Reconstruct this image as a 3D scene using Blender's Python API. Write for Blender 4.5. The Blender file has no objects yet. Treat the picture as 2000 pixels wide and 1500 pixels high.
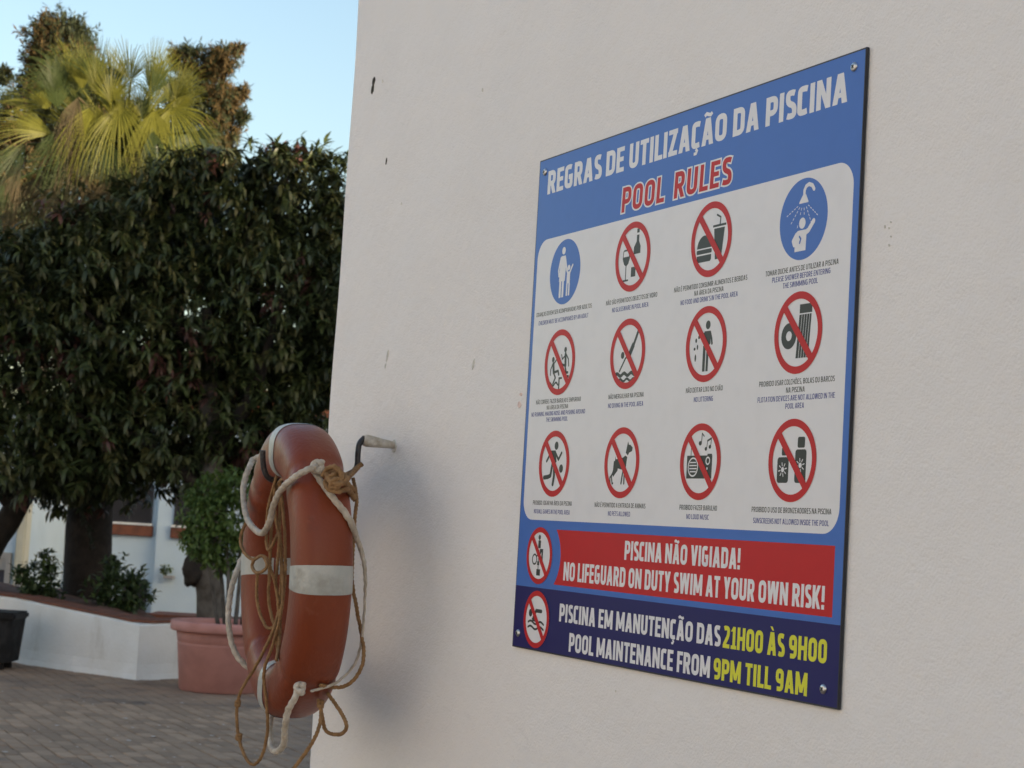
import bpy, bmesh, math, random
import numpy as np
from mathutils import Vector, Matrix

random.seed(7)
rng = np.random.default_rng(7)
C = bpy.context.scene.collection
SC = bpy.context.scene

# ------------------------------------------------------------------ camera
# World: the rendered wall stands on y = 0 and faces -y; x runs along it, z is up (metres).
cam_d = bpy.data.cameras.new('camera')
cam = bpy.data.objects.new('camera', cam_d)
C.objects.link(cam)
SC.camera = cam
AZ, PITCH, ROLL = 2.69719271, 0.0787797514, 0.0584457649
fwd = Vector((math.cos(PITCH)*math.cos(AZ), math.cos(PITCH)*math.sin(AZ), math.sin(PITCH)))
rgt0 = Vector((math.sin(AZ), -math.cos(AZ), 0))
up0 = rgt0.cross(fwd)
rgt = rgt0*math.cos(ROLL) + up0*math.sin(ROLL)
upv = -rgt0*math.sin(ROLL) + up0*math.cos(ROLL)
cam.matrix_world = Matrix(((rgt.x, upv.x, -fwd.x, 2.9995), (rgt.y, upv.y, -fwd.y, -1.4657),
                           (rgt.z, upv.z, -fwd.z, 1.6004), (0, 0, 0, 1)))
cam_d.sensor_width = 36
cam_d.lens = 36*3535/2000
cam_d.clip_end = 3000
cam_d.dof.use_dof = True
cam_d.dof.focus_distance = 2.9
cam_d.dof.aperture_fstop = 16

# ------------------------------------------------------------------ light
SUN_EL, SUN_AZ = math.radians(9), math.radians(28)      # azimuth counted from +x
w = bpy.data.worlds.new('World')
SC.world = w
w.use_nodes = True
nt = w.node_tree
bg = nt.nodes['Background']
sky = nt.nodes.new('ShaderNodeTexSky')
sky.sky_type = 'NISHITA'
sky.sun_disc = False
sky.sun_elevation = SUN_EL
sky.sun_rotation = math.radians(90) - SUN_AZ
sky.air_density = 1.0
sky.dust_density = 2.7
sky.ozone_density = 1.0
nt.links.new(sky.outputs[0], bg.inputs[0])
bg.inputs[1].default_value = 0.15
sun_d = bpy.data.lights.new('sun', 'SUN')
sun_d.energy = 4.4
sun_d.angle = math.radians(0.5)
sun_d.color = (1.0, 0.80, 0.57)
sun = bpy.data.objects.new('sun', sun_d)
sun.rotation_euler = (math.pi/2 - SUN_EL, 0, SUN_AZ + math.pi/2)
C.objects.link(sun)
SC.view_settings.view_transform = 'Standard'
SC.view_settings.look = 'None'
SC.view_settings.exposure = 1.2
SC.view_settings.gamma = 1
SC.view_settings.use_curve_mapping = False
SC.render.engine = 'CYCLES'
SC.cycles.max_bounces = 8
SC.cycles.diffuse_bounces = 5


# ------------------------------------------------------------------ helpers
def ncol(c):
    return (c[0], c[1], c[2], 1)


def mat(name, col, rough=0.8, col2=None, scale=5, bump=0, bscale=60, metal=0, spec=0.5, detail=6, lo=.4, hi=.65,
        objvar=0, trans=0):
    m = bpy.data.materials.new(name)
    m.use_nodes = True
    n = m.node_tree
    b = n.nodes['Principled BSDF']
    b.inputs['Roughness'].default_value = rough
    b.inputs['Metallic'].default_value = metal
    b.inputs['Specular IOR Level'].default_value = spec
    b.inputs['Base Color'].default_value = ncol(col)
    tc = n.nodes.new('ShaderNodeTexCoord')
    src = None
    if col2 is not None:
        no = n.nodes.new('ShaderNodeTexNoise')
        no.inputs['Scale'].default_value = scale
        no.inputs['Detail'].default_value = detail
        n.links.new(tc.outputs['Object'], no.inputs['Vector'])
        cr = n.nodes.new('ShaderNodeValToRGB')
        cr.color_ramp.elements[0].position = lo
        cr.color_ramp.elements[1].position = hi
        cr.color_ramp.elements[0].color = ncol(col)
        cr.color_ramp.elements[1].color = ncol(col2)
        n.links.new(no.outputs['Fac'], cr.inputs[0])
        src = cr.outputs[0]
    if objvar:
        oi = n.nodes.new('ShaderNodeObjectInfo')
        hs = n.nodes.new('ShaderNodeHueSaturation')
        mr = n.nodes.new('ShaderNodeMapRange')
        mr.inputs['To Min'].default_value = 1-objvar
        mr.inputs['To Max'].default_value = 1+objvar
        n.links.new(oi.outputs['Random'], mr.inputs[0])
        n.links.new(mr.outputs[0], hs.inputs['Value'])
        if src:
            n.links.new(src, hs.inputs['Color'])
        else:
            hs.inputs['Color'].default_value = ncol(col)
        src = hs.outputs[0]
    if src:
        n.links.new(src, b.inputs['Base Color'])
    if bump:
        n2 = n.nodes.new('ShaderNodeTexNoise')
        n2.inputs['Scale'].default_value = bscale
        n2.inputs['Detail'].default_value = 5
        n.links.new(tc.outputs['Object'], n2.inputs['Vector'])
        bp = n.nodes.new('ShaderNodeBump')
        bp.inputs['Strength'].default_value = bump
        bp.inputs['Distance'].default_value = 0.01
        n.links.new(n2.outputs['Fac'], bp.inputs['Height'])
        n.links.new(bp.outputs[0], b.inputs['Normal'])
    if trans:
        # thin leaves let some light through
        tr = n.nodes.new('ShaderNodeBsdfTranslucent')
        mx = n.nodes.new('ShaderNodeMixShader')
        mx.inputs[0].default_value = trans
        if src:
            n.links.new(src, tr.inputs[0])
        else:
            tr.inputs[0].default_value = ncol(col)
        out = n.nodes['Material Output']
        n.links.new(b.outputs[0], mx.inputs[1])
        n.links.new(tr.outputs[0], mx.inputs[2])
        n.links.new(mx.outputs[0], out.inputs[0])
    return m


def tag(o, label=None, cat=None, group=None, kind=None):
    if label: o['label'] = label
    if cat: o['category'] = cat
    if group: o['group'] = group
    if kind: o['kind'] = kind
    return o


def thing(name, label, cat, loc=(0, 0, 0), group=None):
    o = bpy.data.objects.new(name, None)
    C.objects.link(o)
    o.location = loc
    o.empty_display_size = 0.1
    return tag(o, label, cat, group)


def link(name, me, mats=None, parent=None, smooth=False, kind=None, label=None):
    """one mesh object; coordinates are world ones, shifted to the parent's origin"""
    if mats is not None:
        for m in (mats if isinstance(mats, (list, tuple)) else [mats]):
            me.materials.append(m)
    o = bpy.data.objects.new(name, me)
    C.objects.link(o)
    if parent is not None:
        o.parent = parent
        off = Vector((0, 0, 0))
        p = parent
        while p is not None:
            off += p.location
            p = p.parent
        me.transform(Matrix.Translation(-off))
    if smooth:
        me.polygons.foreach_set('use_smooth', [True]*len(me.polygons))
    if kind: o['kind'] = kind
    if label: o['label'] = label
    return o


def pydata(name, v, f, midx=None):
    me = bpy.data.meshes.new(name)
    me.from_pydata([tuple(map(float, p)) for p in v], [], [tuple(map(int, q)) for q in f])
    if midx is not None:
        me.polygons.foreach_set('material_index', np.array(midx, dtype=np.int32))
    me.update()
    return me


def bmesh_me(name, bm):
    me = bpy.data.meshes.new(name)
    bmesh.ops.recalc_face_normals(bm, faces=bm.faces[:])
    bm.to_mesh(me)
    bm.free()
    return me


def box(bm, x0, x1, y0, y1, z0, z1, bevel=0, M=None):
    vs = [bm.verts.new((x, y, z)) for x in (x0, x1) for y in (y0, y1) for z in (z0, z1)]
    fs = [(0, 1, 3, 2), (4, 6, 7, 5), (0, 4, 5, 1), (2, 3, 7, 6), (0, 2, 6, 4), (1, 5, 7, 3)]
    fa = [bm.faces.new([vs[i] for i in f]) for f in fs]
    if bevel:
        es = list({e for f in fa for e in f.edges})
        r = bmesh.ops.bevel(bm, geom=es, offset=bevel, segments=2, affect='EDGES')
        vs = [v for v in set(r['verts']) | {v for v in vs if v.is_valid}]
    if M is not None:
        for v in vs:
            v.co = M @ v.co
    return vs


# courtyard frame: metres to the right of, and ahead of, a point on the paving
YO = Vector((3.0, -1.4657, 0))
YF = Vector((-0.9028, 0.4301, 0))
YR = Vector((0.4301, 0.9028, 0))
YM = Matrix(((YR.x, YF.x, 0, YO.x), (YR.y, YF.y, 0, YO.y), (0, 0, 1, 0), (0, 0, 0, 1)))


def yard(a, d, z=0):
    return YO + YR*a + YF*d + Vector((0, 0, z))


def tube(path, rad, seg=8, twist=0, amp=0, caps=True, strands=3):
    """tube along a list of points; rad a number or list; twist = turns per metre of the rope lay"""
    P = [Vector(p) for p in path]
    n = len(P)
    R = rad if isinstance(rad, (list, tuple)) else [rad]*n
    T = []
    for i in range(n):
        t = P[min(i+1, n-1)] - P[max(i-1, 0)]
        T.append(t.normalized() if t.length > 1e-9 else Vector((0, 0, 1)))
    u = T[0].orthogonal().normalized()
    v, f = [], []
    s = 0
    for i in range(n):
        if i:
            s += (P[i]-P[i-1]).length
            u = (u - T[i]*u.dot(T[i]))
            u = u.normalized() if u.length > 1e-6 else T[i].orthogonal().normalized()
        b = T[i].cross(u)
        for k in range(seg):
            a = 2*math.pi*k/seg
            r = R[i]*(1 + amp*math.cos(strands*(a - 2*math.pi*twist*s/strands)))
            v.append(P[i] + u*(r*math.cos(a)) + b*(r*math.sin(a)))
    for i in range(n-1):
        for k in range(seg):
            k2 = (k+1) % seg
            f.append((i*seg+k, i*seg+k2, (i+1)*seg+k2, (i+1)*seg+k))
    if caps:
        f.append(tuple(range(seg-1, -1, -1)))
        f.append(tuple((n-1)*seg+k for k in range(seg)))
    return v, f


def tubes(name, L):
    V, F = [], []
    for v, f in L:
        o = len(V)
        V += v
        F += [tuple(i+o for i in q) for q in f]
    return pydata(name, V, F)


def resample(pts, step):
    """Catmull-Rom through pts, resampled to even steps"""
    p = np.array([tuple(q) for q in pts], float)
    q = np.vstack([2*p[0]-p[1], p, 2*p[-1]-p[-2]])
    o = []
    for i in range(1, len(q)-2):
        for t in np.linspace(0, 1, 10, endpoint=False):
            o.append(.5*((2*q[i])+(-q[i-1]+q[i+1])*t+(2*q[i-1]-5*q[i]+4*q[i+1]-q[i+2])*t*t
                         + (-q[i-1]+3*q[i]-3*q[i+1]+q[i+2])*t**3))
    o.append(p[-1])
    o = np.array(o)
    d = np.concatenate([[0], np.cumsum(np.linalg.norm(np.diff(o, axis=0), axis=1))])
    n = max(2, int(d[-1]/step))
    s = np.linspace(0, d[-1], n)
    return np.stack([np.interp(s, d, o[:, k]) for k in range(3)], 1)


def lathe(prof, seg=48, at=(0, 0, 0)):
    v, f = [], []
    for r, z in prof:
        for k in range(seg):
            a = 2*math.pi*k/seg
            v.append((at[0]+r*math.cos(a), at[1]+r*math.sin(a), at[2]+z))
    for i in range(len(prof)-1):
        for k in range(seg):
            k2 = (k+1) % seg
            f.append((i*seg+k, i*seg+k2, (i+1)*seg+k2, (i+1)*seg+k))
    return v, f


# ------------------------------------------------------------------ foliage
def leaf_template(L, W, droop=.35, fold=.25):
    v = [(0, 0, 0)]
    for t, ww in ((.3, .85), (.62, .9)):
        y = L*t
        z = -droop*L*t*t
        v += [(-W*ww/2, y, z + fold*W*ww/2), (0, y, z), (W*ww/2, y, z + fold*W*ww/2)]
    v.append((0, L, -droop*L))
    f = [(0, 2, 1), (0, 3, 2), (1, 2, 5), (1, 5, 4), (2, 3, 6), (2, 6, 5), (4, 5, 7), (5, 6, 7)]
    return np.array(v), f


def quick_leaf(L, W):
    v = [(0, 0, 0), (-W/2, L*.5, 0), (W/2, L*.5, -.1*L), (0, L, -.15*L)]
    return np.array(v), [(0, 2, 1), (1, 2, 3)]


def leaf_frames(dirs, ups):
    y = dirs/np.linalg.norm(dirs, axis=1, keepdims=True)
    x = np.cross(y, ups)
    x /= np.linalg.norm(x, axis=1, keepdims=True) + 1e-9
    z = np.cross(x, y)
    return np.stack([x, y, z], 2)            # columns


def leaf_mesh(name, pos, dirs, ups, sc, tv, tf, mi):
    R = leaf_frames(dirs, ups)
    n = len(pos)
    V = np.einsum('nij,kj->nki', R, tv)*sc[:, None, None] + pos[:, None, :]
    k = len(tv)
    F = (np.array(tf)[None]+(np.arange(n)*k)[:, None, None]).reshape(-1, 3)
    me = bpy.data.meshes.new(name)
    me.vertices.add(n*k)
    me.vertices.foreach_set('co', V.reshape(-1).astype(np.float32))
    nf = len(F)
    me.loops.add(nf*3)
    me.loops.foreach_set('vertex_index', F.reshape(-1).astype(np.int32))
    me.polygons.add(nf)
    me.polygons.foreach_set('loop_start', (np.arange(nf)*3).astype(np.int32))
    me.polygons.foreach_set('loop_total', np.full(nf, 3, dtype=np.int32))
    me.polygons.foreach_set('material_index', np.repeat(mi, len(tf)).astype(np.int32))
    me.update(calc_edges=True)
    me.validate()
    return me


def unit(n):
    v = rng.normal(size=(n, 3))
    return v/np.linalg.norm(v, axis=1, keepdims=True)


def blob_points(bl, dens, inner=.82, squash=1.0, rough=.12):
    """points on the outside of a union of spheres, each with its outward direction"""
    P, N = [], []
    for i, (c, r) in enumerate(bl):
        n = int(dens*4*math.pi*r*r)
        d = unit(n)
        p = np.array(c) + d*r*(1 + rng.normal(0, rough, size=(n, 1)))*np.array([1, 1, squash])
        keep = np.ones(n, bool)
        for j, (c2, r2) in enumerate(bl):
            if j != i:
                keep &= np.linalg.norm(p-np.array(c2), axis=1) > r2*inner
        P.append(p[keep]); N.append(d[keep])
    return np.vstack(P), np.vstack(N)


def shoots(P, N, per, spread, up=.5, droopdir=.35):
    """leaves radiating from shoot tips"""
    n = len(P)
    ax = N + np.array([0, 0, up])
    ax /= np.linalg.norm(ax, axis=1, keepdims=True)
    pos = np.repeat(P, per, 0)
    A = np.repeat(ax, per, 0)
    d = A*rng.uniform(.05, .9, (n*per, 1)) + unit(n*per)*.9 + np.array([0, 0, -droopdir])
    d /= np.linalg.norm(d, axis=1, keepdims=True)
    pos = pos - A*rng.uniform(0, spread, (n*per, 1)) + unit(n*per)*.01
    ups = A*.6 + np.array([0, 0, 1.0]) + unit(n*per)*.25
    return pos, d, ups


# ------------------------------------------------------------------ materials
M_wall = mat('white_render', (.85, .83, .825), .85, (.81, .79, .785), 3, lo=.3, hi=.8)


def wall_nodes(m):
    """hand-trowelled render: pebbly fine relief, slow undulation, a few faint smudges"""
    n = m.node_tree
    b = n.nodes['Principled BSDF']
    tc = n.nodes.new('ShaderNodeTexCoord')
    h = []
    for sc, st, dist in ((4, .30, .05), (55, .45, .004), (230, .8, .0021)):
        t = n.nodes.new('ShaderNodeTexNoise')
        t.inputs['Scale'].default_value = sc
        t.inputs['Detail'].default_value = 4
        n.links.new(tc.outputs['Object'], t.inputs['Vector'])
        bp = n.nodes.new('ShaderNodeBump')
        bp.inputs['Strength'].default_value = st
        bp.inputs['Distance'].default_value = dist
        n.links.new(t.outputs['Fac'], bp.inputs['Height'])
        if h:
            n.links.new(h[-1].outputs[0], bp.inputs['Normal'])
        h.append(bp)
    n.links.new(h[-1].outputs[0], b.inputs['Normal'])
    # smudges
    t = n.nodes.new('ShaderNodeTexNoise')
    t.inputs['Scale'].default_value = 1.6
    t.inputs['Detail'].default_value = 9
    t.inputs['Roughness'].default_value = .68
    mp = n.nodes.new('ShaderNodeMapping')
    mp.inputs['Scale'].default_value = (1.5, 1.5, .7)
    n.links.new(tc.outputs['Object'], mp.inputs[0])
    n.links.new(mp.outputs[0], t.inputs['Vector'])
    cr = n.nodes.new('ShaderNodeValToRGB')
    cr.color_ramp.elements[0].position = .66
    cr.color_ramp.elements[1].position = .95
    n.links.new(t.outputs['Fac'], cr.inputs[0])
    mx = n.nodes.new('ShaderNodeMixRGB')
    old = b.inputs['Base Color'].links[0].from_socket
    n.links.new(old, mx.inputs[1])
    mx.inputs[2].default_value = (.62, .59, .54, 1)
    n.links.new(cr.outputs[0], mx.inputs[0])
    n.links.new(mx.outputs[0], b.inputs['Base Color'])


wall_nodes(M_wall)


def stain(m, col, scale, lo, hi, sx=1, sz=1):
    n = m.node_tree
    b = n.nodes['Principled BSDF']
    tc = n.nodes.new('ShaderNodeTexCoord')
    mp = n.nodes.new('ShaderNodeMapping')
    mp.inputs['Scale'].default_value = (sx, sx, sz)
    t = n.nodes.new('ShaderNodeTexNoise')
    t.inputs['Scale'].default_value = scale
    t.inputs['Detail'].default_value = 9
    t.inputs['Roughness'].default_value = .65
    n.links.new(tc.outputs['Object'], mp.inputs[0])
    n.links.new(mp.outputs[0], t.inputs['Vector'])
    cr = n.nodes.new('ShaderNodeValToRGB')
    cr.color_ramp.elements[0].position = lo
    cr.color_ramp.elements[1].position = hi
    n.links.new(t.outputs['Fac'], cr.inputs[0])
    mx = n.nodes.new('ShaderNodeMixRGB')
    if b.inputs['Base Color'].links:
        n.links.new(b.inputs['Base Color'].links[0].from_socket, mx.inputs[1])
    else:
        mx.inputs[1].default_value = b.inputs['Base Color'].default_value
    mx.inputs[2].default_value = ncol(col)
    n.links.new(cr.outputs[0], mx.inputs[0])
    n.links.new(mx.outputs[0], b.inputs['Base Color'])


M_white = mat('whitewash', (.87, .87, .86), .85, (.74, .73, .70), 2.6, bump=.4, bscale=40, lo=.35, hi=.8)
M_house = mat('blue_shade_whitewash', (.60, .73, .84), .85, (.53, .66, .77), 2.2, bump=.4, bscale=40, lo=.35, hi=.8)  # white walls; the blue cast of the shade is put into the colour
M_cream = mat('cream_render', (.62, .61, .50), .85, (.52, .51, .42), 2, bump=.3, bscale=40)
M_chip = mat('dark_hole', (.025, .022, .018), .95, (.07, .06, .045), 90)
M_smear = mat('pencil_smear', (.54, .53, .50), .9, (.70, .69, .66), 70)
M_pink = mat('pink_smear', (.74, .58, .54), .9, (.78, .68, .65), 70)
M_terra = mat('terracotta', (.21, .075, .042), .8, (.14, .055, .035), 9, bump=.4, bscale=50)
M_soil = mat('dry_soil', (.17, .085, .06), .95, (.10, .06, .045), 9, bump=.9, bscale=45)
M_brick = mat('paving_brick', (.38, .26, .175), .85, (.26, .18, .125), 5, bump=.6, bscale=55, objvar=.24)
M_brickj = mat('paving_brick_far', (.38, .26, .175), .85, (.255, .18, .13), 2.2, bump=.6, bscale=55, lo=.35, hi=.62)
M_joint = mat('paving_joint', (.13, .10, .08), .95, (.05, .045, .035), 8, bump=.6)
M_petal = mat('pale_petals', (.55, .48, .43), .8)

# ground with painted-in brick relief where single pieces are too far off to tell apart
M_ground = mat('ground_paving', (.13, .10, .085), .9, (.10, .08, .07), 1.2, bump=.5, bscale=30)
g = M_ground.node_tree
bt = g.nodes.new('ShaderNodeTexBrick')
bt.inputs['Scale'].default_value = 1
bt.inputs['Brick Width'].default_value = .22
bt.inputs['Row Height'].default_value = .11
bt.inputs['Mortar Size'].default_value = .004
bt.inputs['Color1'].default_value = (.35, .22, .14, 1)
bt.inputs['Color2'].default_value = (.24, .155, .105, 1)
bt.inputs['Mortar'].default_value = (.055, .045, .04, 1)
tc = g.nodes.new('ShaderNodeTexCoord')
g.links.new(tc.outputs['Object'], bt.inputs['Vector'])
g.links.new(bt.outputs['Color'], g.nodes['Principled BSDF'].inputs['Base Color'])

stain(M_white, (.50, .46, .40), 3.2, .56, .85, 1, .35)
stain(M_brick, (.10, .085, .075), 1.4, .54, .75)
stain(M_brickj, (.11, .09, .078), 1.4, .54, .75)

# ------------------------------------------------------------------ ground and paving
me = pydata('ground', [(-400, -400, -.03), (400, -400, -.03), (400, 400, -.03), (-400, 400, -.03)], [(0, 1, 2, 3)])
tag(link('ground', me, M_ground), kind='structure')
M_bounce_deck = mat('pale_bounce_deck', (.62, .60, .56), .8, (.55, .53, .49), 4)  # unseen pale ground added to bounce sky light onto the wall
me = pydata('bounce_deck', [(-16, -12, -.02), (12, -12, -.02), (12, -3.2, -.02), (-16, -3.2, -.02)], [(0, 1, 2, 3)])
tag(link('bounce_deck', me, M_bounce_deck), kind='structure')
me = pydata('paving', [(-19, -3, -.012), (-5, -3, -.012), (-5, 5.5, -.012), (-19, 5.5, -.012)], [(0, 1, 2, 3)])
paving = tag(link('paving', me, M_joint), kind='structure')
BW, BH = .22, .11


def brick_geo(x, y, dz, tx, ty, g=.0035):
    x0, x1, y0, y1 = x+g, x+BW-g, y+g, y+BH-g
    e = .006
    v = []
    for (a, b) in ((x0, y0), (x1, y0), (x1, y1), (x0, y1)):
        v.append((a, b, -.03))
    for (a, b) in ((x0, y0), (x1, y0), (x1, y1), (x0, y1)):
        v.append((a, b, dz-.004+tx*(a-x)+ty*(b-y)))
    for (a, b) in ((x0+e, y0+e), (x1-e, y0+e), (x1-e, y1-e), (x0+e, y1-e)):
        v.append((a, b, dz+tx*(a-x)+ty*(b-y)))
    f = []
    for o in (0, 4):
        f += [(o+k, o+(k+1) % 4, o+4+(k+1) % 4, o+4+k) for k in range(4)]
    f.append((8, 9, 10, 11))
    return v, f


shared = []
for k in range(14):
    v, f = brick_geo(0, 0, random.uniform(-.0025, .0025), random.uniform(-.012, .012), random.uniform(-.02, .02))
    m_ = pydata('brick', v, f)
    m_.materials.append(M_brick)
    shared.append(m_)
cells = []
row = 0
y = -2.9
while y < 5.3:
    x = -18.9 + (BW/2 if row % 2 else 0)
    while x < -5.3:
        cells.append((x, y))
        x += BW
    y += BH
    row += 1
cp = YO


def seen(c):
    d = Vector((c[0]+BW/2, c[1]+BH/2, 0)) - cp
    a, dd = d.dot(YR), d.dot(YF)
    return 11.35 < dd < 30 and -.283*dd + .12 < a < -.113*dd


near = sorted([c for c in cells if seen(c)], key=lambda c: (Vector((c[0], c[1], 0))-cp).length)[:300]
ns = set(near)
for c in near:
    o = bpy.data.objects.new('brick', random.choice(shared))
    o.location = (c[0], c[1], 0)
    o.parent = paving
    C.objects.link(o)
L = []
for c in cells:
    if c not in ns:
        L.append(brick_geo(c[0], c[1], random.uniform(-.0025, .0025), random.uniform(-.012, .012), random.uniform(-.02, .02)))
me = tubes('brick_rows', L)
link('brick_rows', me, M_brickj, parent=paving, kind='stuff')

L = []
flecks = [(-11.68,2.7),(-10.6,2.53),(-10.77,2.65),(-10.22,2.61),(-9.59,2.34),(-9.45,2.35),(-9.05,2.22),(-10.34,1.91),
          (-10.01,1.87),(-10.15,1.61),(-9.58,1.66),(-9.31,1.67),(-10.17,2.11),(-8.87,1.8),(-8.06,1.7),(-11.6,2.19),
          (-10.59,1.96),(-8.54,1.37),(-8.76,0.75),(-10.13,1.36),(-8.51,1.77),(-9.53,1.9),(-9.13,2.12)]
flecks += [(random.uniform(-13, -7.6), random.uniform(.4, 3.2)) for _ in range(75)]
for i, (x, y) in enumerate(flecks):
    r = random.uniform(.010, .026) if i < 23 else random.uniform(.004, .013)
    n = 7
    a0 = random.random()*6
    ring = [(x+r*random.uniform(.6, 1.1)*math.cos(a0+6.283*k/n)*1.4, y+r*random.uniform(.6, 1.1)*math.sin(a0+6.283*k/n),
             .004+random.uniform(0, .005)) for k in range(n)]
    L.append((ring+[(x, y, .008)], [(k, (k+1) % n, n) for k in range(n)]))
tag(link('fallen_petals', tubes('fallen_petals', L), M_petal), 'pale dry petals scattered over the brick paving', kind='stuff')

# ------------------------------------------------------------------ the near building (rendered wall)
bld = thing('building', 'white rendered building corner carrying the blue sign and the hook', 'building', (-1.08, 0, 0))
X1, Y1, H = 12.0, 32.0, 7.3  # unseen depth and height extended so the block shades the court


def corner_off(z):
    return .010*math.sin(1.9*z+.6)+.006*math.sin(5.3*z+1.0)-.004*math.sin(11*z)


V, F = [], []
nz = 120
prof_n = 7
for i in range(nz+1):
    z = -.1 + (H+.1)*i/nz
    cx = -1.083 + corner_off(z)
    r = .022
    row = [(cx, Y1, z), (cx, r, z)]
    for k in range(1, prof_n):
        a = math.pi/2*k/prof_n
        row.append((cx + r*(1-math.cos(a)), r*(1-math.sin(a)), z))
    row += [(cx+r, 0, z), (X1, 0, z), (X1, Y1, z)]
    V += row
m_ = prof_n+4
for i in range(nz):
    for k in range(m_):
        k2 = (k+1) % m_
        F.append((i*m_+k, i*m_+k2, (i+1)*m_+k2, (i+1)*m_+k))
F.append(tuple(nz*m_+k for k in range(m_)))
me = pydata('wall', V, F)
wl = link('wall', me, M_wall, bld)


def blotch(name, x, z, w, h, m, lean=0, d=.0012, parent=bld, label=None):
    """irregular chip or smear lying on the wall face"""
    n = 14
    v = [(x + w/2*math.cos(6.283*k/n)*random.uniform(.7, 1.1)+lean*h/2*math.sin(6.283*k/n), -d,
          z + h/2*math.sin(6.283*k/n)*random.uniform(.85, 1.08)) for k in range(n)]
    vi = [(p[0]*.5+x*.5, -d*.4, p[2]*.5+z*.5) for p in v]
    vo = [(x+(p[0]-x)*1.15, .001, z+(p[2]-z)*1.1) for p in v]
    f = [(k, (k+1) % n, n+(k+1) % n, n+k) for k in range(n)]
    f += [(2*n+k, 2*n+(k+1) % n, (k+1) % n, k) for k in range(n)]
    f.append(tuple(range(n, 2*n)))
    return link(name, pydata(name, v+vi+vo, f), m, parent, label=label)


blotch('chipped_hole', -.926, 2.622, .018, .020, M_chip, lean=.2, label='dark drilled hole near the corner')
blotch('chipped_hole', -.931, 2.604, .016, .026, M_chip, lean=.2)
blotch('chipped_hole', -.867, 2.610, .006, .008, M_smear)
blotch('chipped_hole', -.811, 2.413, .006, .016, M_chip, lean=.2)
blotch('scuff', -.727, 1.962, .010, .028, M_smear, lean=.3)
blotch('scuff', -.735, 1.94, .006, .012, M_smear, lean=.3)
blotch('scuff', -.261, 1.917, .008, .022, M_smear, lean=.3)
blotch('scuff', -.04, 1.829, .014, .012, M_pink)
blotch('scuff', -.036, 1.848, .010, .006, M_pink)
blotch('scuff', -.297, 2.478, .006, .008, M_smear)
blotch('scuff', -.70, 2.30, .005, .006, M_smear)
for k in range(5):
    blotch('scuff', 1.048+random.uniform(-.018, .018), 2.012+random.uniform(-.022, .022), random.uniform(.0015, .004),
           random.uniform(.002, .005), M_smear)
for k in range(6):
    blotch('scuff', random.uniform(-.9, 1.6), random.uniform(1.2, 2.7), random.uniform(.0015, .004),
           random.uniform(.002, .006), M_smear)

# ------------------------------------------------------------------ houses on the far side of the court
def ybox(bm, a0, a1, d0, d1, z0, z1, bevel=0):
    box(bm, a0, a1, d0, d1, z0, z1, bevel, YM)


def yobj(name, boxes, m, parent, bevel=0, label=None):
    bm = bmesh.new()
    for b in boxes:
        ybox(bm, *b, bevel=bevel)
    return link(name, bmesh_me(name, bm), m, parent, label=label)


M_shut = mat('dark_shutter', (.022, .02, .026), .6)
M_shutf = mat('shutter_frame', (.03, .028, .035), .5)
M_glass = mat('dark_pane', (.05, .05, .07), .15, (.09, .09, .12), 3)
M_grey = mat('grey_frame', (.33, .33, .33), .7)
M_roof = mat('roof_tiles', (.26, .10, .055), .85, (.17, .07, .045), 6, bump=.5)

h1 = thing('house', 'white two-level house behind the trees with dark shutters and terracotta sills', 'house', yard(-5, 28))
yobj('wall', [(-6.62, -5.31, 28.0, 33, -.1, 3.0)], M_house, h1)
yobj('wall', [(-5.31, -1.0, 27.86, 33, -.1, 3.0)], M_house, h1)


def shuttered(h, a0, a1, z0, z1, d):
    yobj('sill', [(a0-.03, a1+.03, d-.07, d, z0-.20, z0-.035)], M_terra, h, bevel=.01)
    yobj('ledge', [(a0-.02, a1+.02, d-.085, d, z0-.032, z0)], M_white, h)
    fr = yobj('shutter', [(a0, a1, d-.03, d, z1-.03, z1), (a0, a1, d-.03, d, z0, z0+.03), (a0, a0+.03, d-.03, d, z0+.03, z1-.03),
              (a1-.03, a1, d-.03, d, z0+.03, z1-.03), ((a0+a1)/2-.02, (a0+a1)/2+.02, d-.03, d, z0+.03, z1-.03)], M_shutf, h)
    yobj('backing', [(a0+.02, a1-.02, d-.0025, d-.0005, z0+.01, z1-.01)], M_shut, fr)
    zz = z0+.04
    while zz < z1-.05:
        for (p, q) in ((a0+.03, (a0+a1)/2-.02), ((a0+a1)/2+.02, a1-.03)):
            yobj('slat', [(p, q, d-.022, d-.003, zz, zz+.030)], M_shut, fr)
        zz += .042


shuttered(h1, -6.12, -5.42, 1.33, 1.90, 28.0)
shuttered(h1, -5.06, -4.42, 1.33, 1.90, 27.86)
shuttered(h1, -3.4, -2.7, 1.33, 1.90, 27.86)
yobj('cellar_door', [(-5.80, -5.42, 27.97, 28.0, -.05, .47)], M_shut, h1)
# hipped roof courses
bm = bmesh.new()
for k in range(5):
    ybox(bm, -6.75+.0*k, -.9, 27.7+k*.32, 28.12+k*.32, 3.0+k*.11, 3.07+k*.11+.05)
link('roof', bmesh_me('roof', bm), M_roof, h1)

h2 = thing('house', 'cream-cornered low house at the far left with a grey framed window', 'house', yard(-8, 25))
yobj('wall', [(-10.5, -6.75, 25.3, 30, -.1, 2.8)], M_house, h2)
yobj('corner_pilaster', [(-6.75, -6.62, 25.22, 25.5, -.1, 2.8)], M_cream, h2, bevel=.02)
wn = yobj('window_frame', [(-7.3, -6.80, 25.22, 25.3, .76, .84), (-6.87, -6.80, 25.22, 25.3, .1, .76), (-7.3, -6.87, 25.24, 25.3, .60, .76)], M_grey, h2)
yobj('pane', [(-7.3, -6.87, 25.28, 25.295, .1, .60)], M_glass, wn)

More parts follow.
